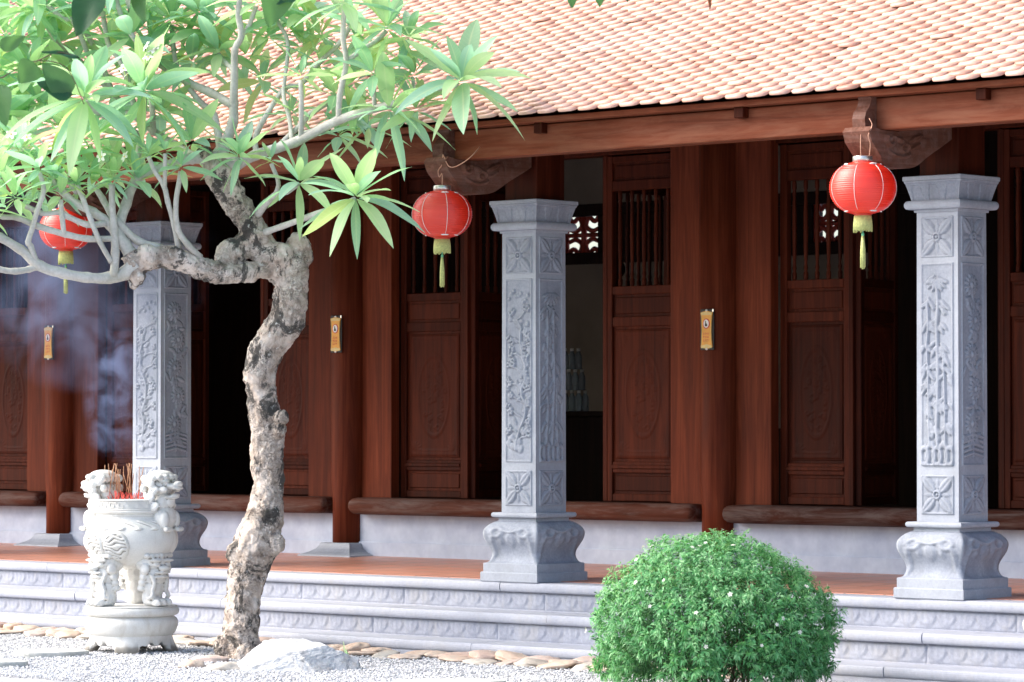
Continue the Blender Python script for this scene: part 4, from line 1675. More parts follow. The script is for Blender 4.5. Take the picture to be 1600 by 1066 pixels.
BR = [
    # left limb continuing, fine grey branches
    [(212, 412, 14, -.37), (195, 427, 11, -.38), (171, 434, 9, -.40), (137, 434, 8, -.44), (98, 427, 8, -.48), (63, 416, 8, -.52), (32, 390, 7, -.55), (0, 371, 7, -.6), (-40, 352, 6, -.65)],
    [(60, 416, 6, -.52), (45, 421, 5, -.54), (24, 424, 5, -.58), (0, 421, 4.5, -.6), (-30, 412, 4, -.65)],
    [(203, 396, 11, -.38), (193, 380, 10, -.38), (171, 351, 8, -.4), (146, 332, 7, -.42), (117, 317, 6.5, -.45), (98, 300, 6, -.48), (82, 282, 5, -.5)],
    [(178, 432, 7, -.41), (180, 395, 6.5, -.42), (178, 356, 6, -.43), (175, 320, 5, -.44), (175, 288, 5, -.45)],
    [(190, 375, 8, -.38), (187, 350, 8, -.36), (197, 320, 8, -.32), (212, 282, 7.5, -.28), (244, 266, 7.5, -.22), (272, 255, 8, -.18), (300, 247, 9, -.14), (325, 247, 11, -.11)],
    [(182, 373, 5, -.42), (137, 373, 5, -.46), (102, 366, 5, -.50), (61, 354, 5, -.54), (29, 341, 4.5, -.58), (5, 339, 4, -.6), (-15, 333, 4, -.6)],
    [(165, 349, 5, -.43), (137, 351, 5, -.46), (107, 339, 4.5, -.5), (93, 332, 4.5, -.5), (68, 334, 4, -.54), (40, 322, 4, -.56)],
    [(174, 410, 4, -.43), (156, 378, 4, -.48), (141, 341, 4, -.5), (130, 312, 4, -.5), (120, 290, 3.5, -.5)],
    [(59, 415, 4.5, -.53), (48, 385, 4.5, -.56), (44, 378, 4.5, -.58), (51, 355, 4, -.58), (58, 330, 4, -.6), (68, 297, 4, -.62), (62, 270, 3.5, -.62)],
    [(248, 388, 7, -.33), (215, 376, 6, -.36), (188, 351, 6, -.38), (172, 332, 5, -.36), (160, 310, 5, -.34), (148, 292, 4, -.34)],
    [(202, 300, 5, -.28), (214, 270, 5, -.26), (216, 240, 5, -.22), (222, 200, 5, -.2), (225, 155, 5, -.3)],
    [(100, 366, 4, -.51), (97, 340, 4, -.52), (95, 312, 3.5, -.52)],
    [(279, 388, 5, -.3), (272, 351, 4.3, -.36), (262, 315, 4, -.4), (256, 290, 4, -.42), (242, 268, 3.5, -.44), (232, 245, 3.5, -.44)],
    [(313, 402, 5, -.27), (294, 383, 5, -.34), (278, 358, 4.5, -.38), (275, 317, 4, -.42), (283, 268, 4, -.44)],
    [(257, 292, 3.5, -.42), (258, 262, 3.2, -.46), (258, 240, 3.2, -.48)],
    # right side
    [(342, 262, 15, -.10), (372, 256, 9, -.16), (400, 242, 8, -.22), (461, 222, 7.5, -.34), (529, 188, 7, -.46), (585, 170, 6, -.56), (634, 157, 5.2, -.62), (661, 142, 4.6, -.66), (692, 137, 4.2, -.70), (716, 133, 4, -.72)],
    [(529, 188, 5, -.46), (531, 150, 4.6, -.5), (541, 98, 4.4, -.55), (536, 60, 4.2, -.6), (538, 8, 4, -.65)],
    [(541, 96, 4, -.55), (566, 78, 3.8, -.52), (590, 62, 3.6, -.5), (604, 48, 3.5, -.5)],
    [(434, 230, 5, -.28), (470, 195, 4.4, -.2), (486, 177, 4.2, -.16), (524, 155, 4, -.12)],
    [(470, 219, 4.2, -.36), (471, 170, 4, -.42), (470, 125, 3.8, -.46)],
    [(456, 222, 3.6, -.3), (452, 185, 3.4, -.2), (443, 146, 3.2, -.1), (450, 70, 3.2, .0), (433, 32, 3.2, .1)],
    [(400, 242, 5, -.2), (402, 206, 4.5, -.1), (443, 141, 4.2, -.05), (470, 132, 4.2, -.05), (497, 100, 4, -.1), (531, 67, 4, -.15), (548, 40, 3.6, -.2)],
    [(470, 210, 3.5, -.3), (511, 197, 3.4, -.2), (545, 185, 3.2, -.1)],
    [(585, 170, 3.5, -.56), (584, 140, 3.4, -.6), (583, 118, 3.2, -.62)],
    [(640, 155, 3.5, -.62), (646, 138, 3.2, -.58), (645, 122, 3, -.55)],
    [(403, 336, 6, -.1), (416, 318, 5.2, -.22), (430, 305, 4.6, -.3), (448, 300, 4.2, -.36), (466, 288, 4, -.42)],
    [(430, 305, 3.6, -.3), (435, 285, 3.5, -.36), (424, 256, 3.2, -.4)],
    [(412, 364, 6, -.1), (440, 354, 4.8, -.25), (498, 333, 4.8, -.5), (530, 322, 4.6, -.6), (554, 312, 4.2, -.7)],
    # upwards
    [(338, 250, 14, -.10), (352, 225, 10, -.05), (364, 190, 8, .0), (365, 162, 7, .0), (366, 120, 6, -.05), (367, 79, 5.6, -.1), (377, 56, 5.2, -.12), (373, 21, 5, -.15), (376, -15, 4.6, -.2)],
    [(365, 165, 7, .0), (329, 145, 6.8, .1), (294, 129, 6, .2), (262, 110, 5, .3), (240, 95, 4.5, .3)],
    [(345, 235, 7, -.08), (334, 180, 5.5, .05), (315, 162, 5, .15), (294, 135, 4.6, .2), (275, 100, 4, .25), (268, 40, 4, .3)],
    [(378, 55, 4, -.12), (388, 42, 3.8, -.1), (400, 10, 3.4, -.1)],
    [(308, 247, 7, -.13), (270, 225, 6, .1), (220, 190, 5.5, .3), (180, 150, 5, .4), (158, 100, 5, .45), (134, 49, 4.5, .5), (110, 10, 4, .5)],
    [(215, 185, 5, .3), (200, 130, 4.5, .2), (188, 95, 4.4, .2), (171, 73, 4.4, .2), (163, 37, 4, .2), (160, 10, 4, .2)],
    [(240, 210, 5, .2), (236, 150, 4.5, .1), (228, 90, 4.4, .1), (202, 49, 4.2, .1), (185, 12, 4, .1), (180, -20, 4, .1)],
    [(180, 150, 4.5, .4), (140, 110, 4.5, .5), (102, 76, 4.5, .55), (90, 66, 4.2, .55), (76, 44, 4, .55), (70, 15, 4, .5)],
    [(120, 92, 4, .5), (80, 75, 4, .6), (40, 72, 4, .7), (10, 60, 3.6, .7)],
    [(150, 118, 4.2, .45), (117, 37, 4.2, .3), (98, 29, 4, .25), (66, 0, 4, .2)],
    [(120, 300, 4.5, -.45), (90, 262, 4, -.3), (60, 240, 4, -.3), (35, 235, 3.8, -.3)],
    [(217, 210, 4.5, -.2), (180, 190, 4.2, -.4), (150, 175, 4, -.55), (134, 158, 4, -.6)],
    [(345, 240, 6, -.12), (356, 244, 4.6, -.25), (372, 250, 4, -.36)],
    [(366, 110, 4.5, -.05), (352, 98, 4, .1), (342, 86, 3.6, .2)],
]
for pth in BR:
    p_, r_ = tr_path(pth, 5)
    mb = MB()
    sdv = random.random() * 50
    mb.tube(p_, r_, 9, wob=lambda i, k, sdv=sdv: 1 + .13 * mn.noise(Vector((i * .55, k * .8, sdv))) + (.10 if i % 5 == 0 else 0))
    mb.build('branch', [M['branch']], tree)

# ---- leaf rosettes
LV, LF, LM = [], [], []
lcount = [0]
NL, NWD = 9, 5
tt = np.linspace(0, 1, NL)
ww = np.linspace(-1, 1, NWD)
wprof = np.clip((np.sin(PI * tt ** .80)) ** .80, 0, None) * (1 - .25 * (1 - tt))
wprof[0], wprof[-1] = .07, .02
lq = np.array([(j * NWD + i, j * NWD + i + 1, (j + 1) * NWD + i + 1, (j + 1) * NWD + i) for j in range(NL - 1) for i in range(NWD - 1)])
rl = random.Random(21)


def add_leaf(c, d_, L, Wd, droop, roll, mi, fold=.25, store=None):
    d_ = d_.normalized()
    up = Vector((0, 0, 1))
    s_ = d_.cross(up)
    if s_.length < .05:
        s_ = Vector((1, 0, 0))
    s_.normalize()
    n_ = s_.cross(d_).normalized()
    rm = Matrix.Rotation(roll, 3, d_)
    s_, n_ = rm @ s_, rm @ n_
    wav = rl.uniform(0, 6)
    stalk = .12
    tl = stalk * .4 + tt * (1 - stalk * .4)
    cen = np.array(c)[None] + np.array(d_)[None] * (tl * L)[:, None]
    cen = cen + np.array((0, 0, -1.0))[None] * (droop * L * tl ** 2)[:, None]
    cen = cen + np.array(s_)[None] * (rl.uniform(-.06, .06) * L * tl ** 2)[:, None]
    W_ = wprof * Wd / 2
    off = ww[None, :] * W_[:, None]
    hgt = fold * np.abs(off) + .0035 * np.sin(tt * 9 + wav)[:, None] * np.abs(ww)[None] 
    pts = cen[:, None, :] + np.array(s_)[None, None] * off[..., None] + np.array(n_)[None, None] * hgt[..., None]
    st_ = store if store is not None else (LV, LF, LM, lcount)
    st_[0].append(pts.reshape(-1, 3))
    st_[1].append(lq + st_[3][0])
    st_[2].append(np.full(len(lq), mi))
    st_[3][0] += NL * NWD


def rosette(px, py, dd, sc=1.0, n_=14, ax=(0, 0, 1), hang=0.0, tone=None, store=None):
    c = tp(px, py, dd)
    ax = Vector(ax).normalized()
    u = ax.orthogonal().normalized()
    v = ax.cross(u)
    a0 = rl.uniform(0, 6.28)
    for k in range(n_):
        f_ = (k + .5) / n_
        az = a0 + k * 2.39996
        th = R(14) + (R(100) + hang) * f_ ** 1.0
        th += rl.gauss(0, .10)
        d_ = ax * math.cos(th) + (u * math.cos(az) + v * math.sin(az)) * math.sin(th)
        L = sc * 1.10 * (.27 + .17 * math.sin(PI * min(1, f_ * .9 + .1))) * rl.uniform(.78, 1.12)
        w_ = L * rl.uniform(.22, .30)
        tn = tone if tone is not None else rl.choices([0, 1, 2, 3], [.42, .24, .27, .07])[0]
        add_leaf(c + ax * (.02 * (1 - f_)), d_, L, w_, rl.uniform(.06, .34) + hang * .25, rl.gauss(0, .35), tn, rl.uniform(.12, .34), store)


ROS = [
    (722, 130, -.72, 1.12, 19, (.42, -.45, .75), .25), (648, 120, -.55, .72, 9, (0, 0, 1), 0), (606, 172, -.60, 1.0, 10, (.35, .25, .15), .35), (583, 118, -.62, .9, 11, (-.1, 0, 1), .1),
    (556, 310, -.70, 1.02, 18, (.50, -.50, .50), .2), (467, 288, -.42, .80, 13, (.4, -.45, .7), .1), (424, 253, -.40, .36, 5, (.1, -.2, 1), .1), (470, 122, -.46, .62, 9, (0, 0, 1), .1),
    (538, 6, -.65, .95, 13, (0, 0, 1), .1), (433, 28, .10, .85, 13, (0, 0, 1), .2), (604, 46, -.5, .95, 12, (.3, .1, 1), .1), (524, 152, -.12, .80, 10, (.3, .2, .8), .4), (548, 180, -.1, .7, 8, (.3, .2, .5), .2),
    (548, 40, -.2, .8, 10, (0, 0, 1), .1), (374, 248, -.38, .66, 15, (.3, -.4, .8), .15), (283, 264, -.44, .60, 9, (.1, -.1, 1), .2), (342, 84, .2, .90, 13, (0, 0, 1), .2), (268, 34, .3, .95, 14, (0, 0, 1), .15),
    (225, 146, -.32, 1.20, 20, (.3, -.4, .8), .3), (134, 156, -.62, 1.20, 20, (.25, -.45, .8), .45), (176, 284, -.45, .58, 9, (.1, -.1, 1), .2), (95, 308, -.52, .55, 9, (-.1, 0, 1), .1), (24, 312, -.58, .72, 12, (0, -.1, 1), .25),
    (34, 235, -.3, .95, 14, (-.1, -.1, 1), .25), (120, 288, -.5, .6, 9, (-.1, 0, 1), .1), (82, 280, -.5, .62, 10, (0, 0, 1), .1), (232, 243, -.44, .5, 8, (0, 0, 1), .1), (258, 238, -.48, .45, 7, (0, 0, 1), .1), (148, 288, -.34, .6, 9, (-.2, 0, 1), .1),
    (62, 266, -.62, .66, 10, (-.2, 0, 1), .2), (240, 92, .3, .95, 14, (0, 0, 1), .2), (400, 6, -.1, .9, 12, (0, 0, 1), .1), (376, -18, -.2, .95, 12, (0, 0, 1), .3), (110, 8, .5, .95, 14, (0, 0, 1), .2),
    (160, 8, .2, .9, 12, (0, 0, 1), .2), (180, -20, .1, .95, 13, (0, 0, 1), .3), (70, 12, .5, .95, 14, (0, 0, 1), .2), (8, 58, .7, 1.0, 14, (0, 0, 1), .2), (66, -4, .2, .9, 12, (0, 0, 1), .3), (44, 120, .3, 1.0, 14, (-.1, -.1, 1), .3),
    (172, 80, .4, .9, 12, (0, 0, 1), .2), (205, 60, .1, .9, 12, (.1, 0, 1), .2), (96, 70, .6, .95, 13, (0, 0, 1), .2), (300, 100, .35, .9, 12, (0, 0, 1), .2), (310, 20, .2, .9, 12, (0, 0, 1), .2), (480, 30, .1, .85, 11, (0, 0, 1), .2), (0, 190, .1, 1.0, 14, (-.1, 0, 1), .2),
    (90, 200, .0, .95, 13, (0, 0, 1), .3), (190, 215, .05, .9, 12, (0, 0, 1), .3), (250, 180, .2, .85, 11, (0, 0, 1), .2), (300, 195, .2, .7, 9, (0, 0, 1), .1), (60, 165, .2, .95, 12, (0, 0, 1), .3), (385, 90, .2, .7, 9, (0, 0, 1), .1), (500, 105, .0, .75, 9, (0, 0, 1), .1),
    (-25, 330, -.6, .7, 10, (0, 0, 1), .1), (-30, 260, -.2, .9, 12, (0, 0, 1), .1), (-40, 110, .2, .95, 12, (0, 0, 1), .1), (-45, 20, .3, .95, 12, (0, 0, 1), .1), (220, 0, .3, .9, 12, (0, 0, 1), .1), (350, 0, .3, .9, 11, (0, 0, 1), .1), (600, -10, -.4, .9, 11, (0, 0, 1), .1), (460, -10, -.1, .9, 11, (0, 0, 1), .1), (20, 0, .5, .9, 11, (0, 0, 1), .1),
    (145, 225, -.2, .9, 12, (0, 0, 1), .3), (210, 150, .4, .9, 12, (0, 0, 1), .2), (110, 120, .5, .95, 12, (0, 0, 1), .3), (30, 160, .5, .95, 12, (0, 0, 1), .2), (0, 110, .6, .95, 12, (0, 0, 1), .2),
]
rz_ = random.Random(77)
for k in range(16):
    px, py = rz_.uniform(-40, 420), rz_.uniform(-30, 225)
    if px > 300 and 60 < py:
        continue
    ROS.append((px, py, rz_.uniform(.1, 1.1), rz_.uniform(.8, 1.05), 12, (rz_.uniform(-.2, .2), rz_.uniform(-.2, .1), 1), rz_.uniform(.1, .35)))
for px, py, dd in ((560, 70, -.1), (500, 60, .1), (590, 100, -.3), (470, 75, .2), (555, 130, -.1), (640, 60, -.5), (420, 60, .2), (410, 130, .3), (530, 215, .0), (575, 200, -.2), (60, 300, -.3), (150, 262, -.1), (105, 250, -.3), (215, 285, -.3), (0, 280, -.4), (300, 225, -.2), (205, 262, .0), (650, 175, -.6), (455, 180, -.1)):
    ROS.append((px, py, dd, rz_.uniform(.62, .85), 10, (rz_.uniform(-.2, .2), rz_.uniform(-.2, .1), 1), rz_.uniform(.1, .3)))
ROS = [r_ for i_, r_ in enumerate(ROS) if r_[1] > -8 or i_ % 2]
for r_ in ROS:
    rosette(*r_[:4], r_[4] + (2 if r_[4] > 9 else 0), ax=r_[5], hang=r_[6])
cme = np_mesh('crown', np.concatenate(LV), np.concatenate(LF), [M['leaf_pale'], M['leaf_mid'], M['leaf_cool'], M['leaf_yellow']], np.concatenate(LM))
la = cme.attributes.new('leafuv', 'FLOAT_VECTOR', 'POINT')
one = np.stack([np.tile(ww, NL), np.repeat(tt, NWD), np.zeros(NL * NWD)], -1)
la.data.foreach_set('vector', np.tile(one, (len(LV), 1)).astype(np.float32).ravel())
crown = link('crown', cme, tree)


def flower5(mb, c, r_, rnd, n_=None):
    n_ = n_ or Vector((rnd.uniform(-.6, .6), -.8, rnd.uniform(.2, 1))).normalized()
    u = n_.orthogonal().normalized()
    v = n_.cross(u)
    a0 = rnd.uniform(0, 6)
    for k in range(5):
        a = a0 + k * 2 * PI / 5
        d_ = u * math.cos(a) + v * math.sin(a)
        e_ = n_.cross(d_)
        pts = [c, c + d_ * r_ * .5 + e_ * r_ * .38 + n_ * r_ * .15, c + d_ * r_ + e_ * r_ * .25 + n_ * r_ * .12, c + d_ * r_ * 1.08 - e_ * r_ * .12 + n_ * r_ * .1, c + d_ * r_ * .55 - e_ * r_ * .3 + n_ * r_ * .18]
        mb.add(pts, [(0, 1, 2, 3, 4)], 0, True)
    mb.ellipsoid(c + n_ * r_ * .08, (r_ * .17,) * 3, None, 6, 4, 1)


rf = random.Random(5)
for (px, py, dd, k_) in ((226, 84, -.45, 5), (34, 222, -.42, 3), (178, 250, -.5, 2), (200, 112, -.3, 2), (45, 90, .2, 2)):
    mb = MB()
    c0 = tp(px, py + 26, dd)
    for q in range(k_):
        c = tp(px + rf.uniform(-22, 22), py + rf.uniform(-12, 12), dd - .03)
        mb.tube([c0, c0.lerp(c, .6), c], .003, 5, 2)
        flower5(mb, c, .036, rf)
    mb.build('flower_cluster', [M['petal'], M['flower_eye'], M['leaf_yellow']], tree)

# ================================================================ ROUND BUSH
BD = 19.25
BC = at(1115, 1000, BD)
BX, BY = BC.x, BC.y
bush = thing('round_bush', 'round clipped green bush dotted with tiny white flowers in front of the steps', 'bush', (BX, BY, GZ))
ru = np.random.default_rng(33)
RX, RZ, cz = .672, .565, .295
NTF = 1500
ii = np.arange(NTF) + .5
zz_ = 1 - ii / NTF * 1.52
th_ = ii * 2.39996
hh_ = np.sqrt(np.clip(1 - zz_ ** 2, 0, 1))
td = np.stack([hh_ * np.cos(th_), hh_ * np.sin(th_), zz_], -1) + ru.normal(0, .035, (NTF, 3))
td /= np.linalg.norm(td, axis=1)[:, None]


def shell(d_, k=1.0):
    s_ = np.stack([d_[:, 0] * RX, d_[:, 1] * RX, d_[:, 2] * np.where(d_[:, 2] > 0, RZ, .46)], -1) * np.asarray(k)[..., None]
    s_[:, 2] += cz
    return s_


lump = np.array([mn.fractal(Vector(d_) * 2.6, 1, 2, 3) for d_ in td])
trad = .97 + .085 * lump + ru.normal(0, .024, NTF) + (ru.random(NTF) < .10) * ru.uniform(.02, .07, NTF)
tcen = shell(td, trad)
NB = 66000
which = ru.integers(0, NTF, NB)
inner = ru.random(NB) < .40
base = tcen[which]
outw = td[which] * np.array([1, 1, 1.1])
outw /= np.linalg.norm(outw, axis=1)[:, None]
# every tuft is a short shoot: leaves along it, splaying out and drooping
sh = ru.random(NB)
side = np.cross(outw, ru.normal(size=(NB, 3)))
side /= np.linalg.norm(side, axis=1)[:, None] + 1e-9
shoot_dir = (td + ru.normal(0, .35, (NTF, 3)) + np.array([0, 0, .25]))
shoot_dir /= np.linalg.norm(shoot_dir, axis=1)[:, None]
base = base + shoot_dir[which] * ((sh - .75) * .075)[:, None] + side * ru.uniform(0, .012, NB)[:, None]
base[inner] = base[inner] * (ru.uniform(.62, .92, (inner.sum(), 1)) * np.array([1, 1, .98])) + np.array([0, 0, .03]) + ru.normal(0, .03, (inner.sum(), 3))
ld = shoot_dir[which] * .55 + side * ru.uniform(.5, 1.1, NB)[:, None] + np.array([0, 0, -.12])
ld /= np.linalg.norm(ld, axis=1)[:, None]
sd_ = np.cross(ld, shoot_dir[which])
sd_ /= np.linalg.norm(sd_, axis=1)[:, None] + 1e-9
nn = np.cross(sd_, ld)
Ln = ru.uniform(.021, .040, NB)[:, None]
Wn = Ln * ru.uniform(.26, .38, NB)[:, None]
p0 = base
p1 = base + ld * Ln * .45 + sd_ * Wn * .5 + nn * Wn * .2
p2 = base + ld * Ln - np.array([0, 0, 1.0]) * Ln * .25
p3 = base + ld * Ln * .45 - sd_ * Wn * .5 + nn * Wn * .2
pm = base + ld * Ln * .5
V = np.stack([p0, p1, p2, p3, pm], 1).reshape(-1, 3)
o5 = (np.arange(NB) * 5)[:, None]
F = np.concatenate([o5 + np.array([[0, 1, 4]]), o5 + np.array([[1, 2, 4]]), o5 + np.array([[4, 2, 3]]), o5 + np.array([[0, 4, 3]])], 0)
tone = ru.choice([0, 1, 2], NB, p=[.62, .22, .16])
tone = np.where(inner & (ru.random(NB) < .7), 2, tone)  # most inner leaves take the dark green: shade painted into the core
pale_tip = (sh > .8) & (base[:, 2] > .5) & (ru.random(NB) < .7)  # paler leaves at shoot tips in the upper part
tone = np.where(pale_tip, 1, tone)
# gaps: some tufts low down are missing so that stems show through
drop = ru.random(NTF) < np.clip((-.35 - td[:, 2]) * 1.6, 0, .4)
gap = (((lump < -.36) & (td[:, 2] < .25)) | drop)[which]
ok = (V[:, 2].reshape(-1, 5).min(1) > .01) & ~gap
Fk = F[np.tile(ok, 4)]
Mk = np.tile(tone, 4)[np.tile(ok, 4)]
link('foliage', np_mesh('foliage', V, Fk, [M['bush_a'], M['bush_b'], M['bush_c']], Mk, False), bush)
rb = random.Random(8)
for k in range(30):
    a = rb.uniform(0, 6.28)
    r0, r1 = rb.uniform(.02, .24), rb.uniform(.25, .56)
    z1 = rb.uniform(.25, .6) if k % 3 else rb.uniform(.14, .3)
    mb = MB()
    pts = [(r0 * math.cos(a), r0 * math.sin(a), -.02), (r0 * 1.25 * math.cos(a + .1), r0 * 1.25 * math.sin(a + .1), .08), (r1 * .6 * math.cos(a + .05), r1 * .6 * math.sin(a + .05), z1 * .6), (r1 * math.cos(a), r1 * math.sin(a), z1)]
    sm = catmull(pts, 4)
    mb.tube([tuple(p) for p in sm], list(np.linspace(.007, .003, len(sm))), 6)
    e_ = Vector(sm[-4])
    for q in range(3):
        mb.tube([e_, e_ + Vector((rb.uniform(-.1, .1), rb.uniform(-.1, .1), rb.uniform(.02, .12)))], [.004, .002], 5)
    mb.build('stem', [M['stem']], bush)
# view-side and crown flowers, each its own part
for k in range(60):
    a = rb.uniform(-PI, PI)
    zz = rb.uniform(-.15, 1.0)
    h_ = math.sqrt(max(0, 1 - zz * zz))
    d_ = np.array([[h_ * math.cos(a), h_ * math.sin(a), zz]])
    p = shell(d_, rb.uniform(1.03, 1.09))[0]
    if p[2] < .1:
        continue
    mb = MB()
    nv_ = Vector((d_[0, 0], d_[0, 1], d_[0, 2])).normalized()
    flower5(mb, Vector(p), rb.uniform(.009, .0145), rb, (nv_ + Vector((rb.uniform(-.4, .4), rb.uniform(-.4, .4), rb.uniform(-.2, .5)))).normalized())
    mb.build('flower', [M['petal'], M['flower_eye']], bush)

# ================================================================ ROCKS, RIVER STONES, SLABS, SPROUT
def rock_mesh(name, rx, ry, rz, seed, mat, rough_=.25, cut=.0, sub=4, facet=0.0):
    import bmesh
    bm = bmesh.new()
    bmesh.ops.create_icosphere(bm, subdivisions=sub, radius=1)
    so_ = Vector((seed * 3.7, seed * 1.3, seed * 2.1))
    for v_ in bm.verts:
        p = v_.co.normalized()
        k = 1 + rough_ * mn.fractal(p * 1.4 + so_, 1, 2, 4)
        if facet:
            k += facet * (mn.cell(p * 2.2 + so_) - .5) + facet * .5 * mn.noise(p * 7 + so_)
        q = Vector((p.x * rx, p.y * ry, p.z * rz)) * k
        if q.z < -cut:
            q.z = -cut
        v_.co = q
    me = bpy.data.meshes.new(name)
    bm.to_mesh(me)
    bm.free()
    for p in me.polygons:
        p.use_smooth = facet == 0.0
    me.materials.append(mat)
    return me


c = at(465, 1040, 20.95)
import bmesh
bm = bmesh.new()
bmesh.ops.create_icosphere(bm, subdivisions=6, radius=1)
rk = random.Random(14)
cuts = [(Vector((.05, -.25, 1)).normalized(), .62), (Vector((.75, -.6, .55)).normalized(), .60), (Vector((-.55, -.5, .75)).normalized(), .66), (Vector((.55, .2, .8)).normalized(), .68), (Vector((-.2, -1, .25)).normalized(), .70), (Vector((-.9, .1, .5)).normalized(), .74)]
for k in range(12):
    cuts.append((Vector((rk.uniform(-1, 1), rk.uniform(-1, 1), rk.uniform(-.1, 1))).normalized(), rk.uniform(.74, .9)))
for v_ in bm.verts:
    p = v_.co.copy() * (1 + .10 * mn.noise(v_.co * 1.3 + Vector((5, 2, 8))))
    for n_, d_ in cuts:
        ex = p.dot(n_) - d_
        if ex > 0:
            p -= n_ * ex
    p *= 1 + .045 * mn.fractal(v_.co * 4.5, .9, 2, 5) + .012 * mn.noise(v_.co * 22)
    v_.co = Vector((p.x * .46, p.y * .27, max(-.05, p.z * .245)))
me = bpy.data.meshes.new('white_rock')
bm.to_mesh(me)
bm.free()
me.materials.append(M['rock'])
ro = link('white_rock', me, None, (c.x, c.y, GZ), YAW)
tag(ro, 'jagged white rock lying on the gravel at the foot of the tree trunk', 'rock')

bq = at(1606, 968, 19.6)
tag(link('round_stone', rock_mesh('round_stone', .085, .08, .080, 4, M['slab'], .12, .9, 4), None, (bq.x, 16.62, .30 + .072)), 'round pale speckled stone resting on the steps at the right edge', 'rock')

tan_me = [rock_mesh('river_stone', .5, .5, .5, 10 + k, (M['tan_stone'], M['pink_stone'], M['buff_stone'])[k % 3], .30, .22, 3) for k in range(7)]
rt = random.Random(17)
for row, yy in ((0, 16.03), (1, 15.86)):
    x = -20.2 + row * .1
    while x < -12.6:
        L = rt.uniform(.15, .27)
        h_ = rt.uniform(.045, .085) * (1.0 if row == 0 else .65)
        y_ = yy + rt.uniform(-.03, .03)
        x += L / 2
        D_ = -x * math.sin(YAW) + y_ * math.cos(YAW)
        near = math.hypot(x - UX, y_ - UY) < .36 or math.hypot(x - TB.x, y_ - TB.y) < .25
        if not near and rt.random() < .95:
            s_ = link('river_stone', rt.choice(tan_me), None, (x, y_, GZ + h_ * .25))
            s_.scale = (L * 1.12, rt.uniform(.17, .25), h_ * 1.15)
            s_.rotation_euler = (rt.gauss(0, .08), rt.gauss(0, .08), rt.gauss(0, .25))
            tag(s_, 'smooth tan river stone in the border along the foot of the steps', 'stone', 'tan river stones along the foot of the steps')
        x += L / 2
for (px, py, L, W_, lb) in ((330, 1034, .24, .17, 'flat peach river stone just left of the tree base'), (352, 1046, .27, .16, 'flat peach river stone in front of the tree base, beside the white rock'), (300, 1042, .16, .12, 'small peach stone lying in gravel between the urn and the tree')):
    c = at(px, py, 10) - Vector((0, 0, EYE))
    c = Vector((0, 0, EYE)) + c * ((GZ - EYE) / c.z)
    s_ = link('river_stone', tan_me[int(px) % 7], None, (c.x, c.y, GZ + .008))
    s_.scale = (L, W_, .07)
    s_.rotation_euler = (0, 0, YAW + .2)
    tag(s_, lb, 'stone')
for (px, py, L, W_, lb) in ((78, 1024, .50, .34, 'flat grey stepping slab on the gravel just left of the urn'), (-12, 1040, .44, .30, 'flat grey stepping slab cut by the left edge of the photo'), (700, 1072, .60, .34, 'pale flat stepping slab at the bottom edge between rock and bush')):
    c = at(px, py, 10) - Vector((0, 0, EYE))
    c = Vector((0, 0, EYE)) + c * ((GZ - EYE) / c.z)
    mb = MB()
    n_ = 40
    rq = random.Random(int(px) + 50)
    ph = [rq.uniform(0, 6) for _ in range(3)]
    ring = []
    for k in range(n_):
        a = 2 * PI * k / n_
        q = 1 + .06 * math.sin(2 * a + ph[0]) + .04 * math.sin(3 * a + ph[1]) + .025 * math.sin(7 * a + ph[2])
        ring.append((L / 2 * q * math.cos(a), W_ / 2 * q * math.sin(a)))
    vs, fs = [], []
    for (k_, z) in ((.97, -.02), (1.0, .018), (.985, .028), (.9, .032), (.4, .034)):
        vs += [(p[0] * k_, p[1] * k_, z + .003 * mn.noise(Vector((p[0] * 9, p[1] * 9, k_)))) for p in ring]
    for j in range(4):
        for k in range(n_):
            fs.append((j * n_ + k, j * n_ + (k + 1) % n_, (j + 1) * n_ + (k + 1) % n_, (j + 1) * n_ + k))
    fs.append(tuple(4 * n_ + k for k in range(n_)))
    mb.add(vs, fs, 0, False)
    tag(mb.build('stepping_slab', [M['slab']], None, (c.x, c.y, GZ), YAW + .1), lb, 'stone slab')

c = at(541, 1022, 21.7)
store = ([], [], [], [0])
for d_, L in (((-.28, 0, 1), .125), ((.12, -.05, 1), .085), ((.02, .1, 1), .06)):
    add_leaf(Vector((0, 0, 0)), Vector(d_), L, .035, .02, 1.2, 0, .3, store)
tag(link('sprout', np_mesh('sprout', np.concatenate(store[0]), np.concatenate(store[1]), [M['leaf_mid']], np.concatenate(store[2])), None, (c.x, c.y, GZ)), 'small green two-leaved sprout growing behind the white rock', 'plant')

# ================================================================ OVERHANGING BRANCHES IN THE FOREGROUND
FD = 15.0


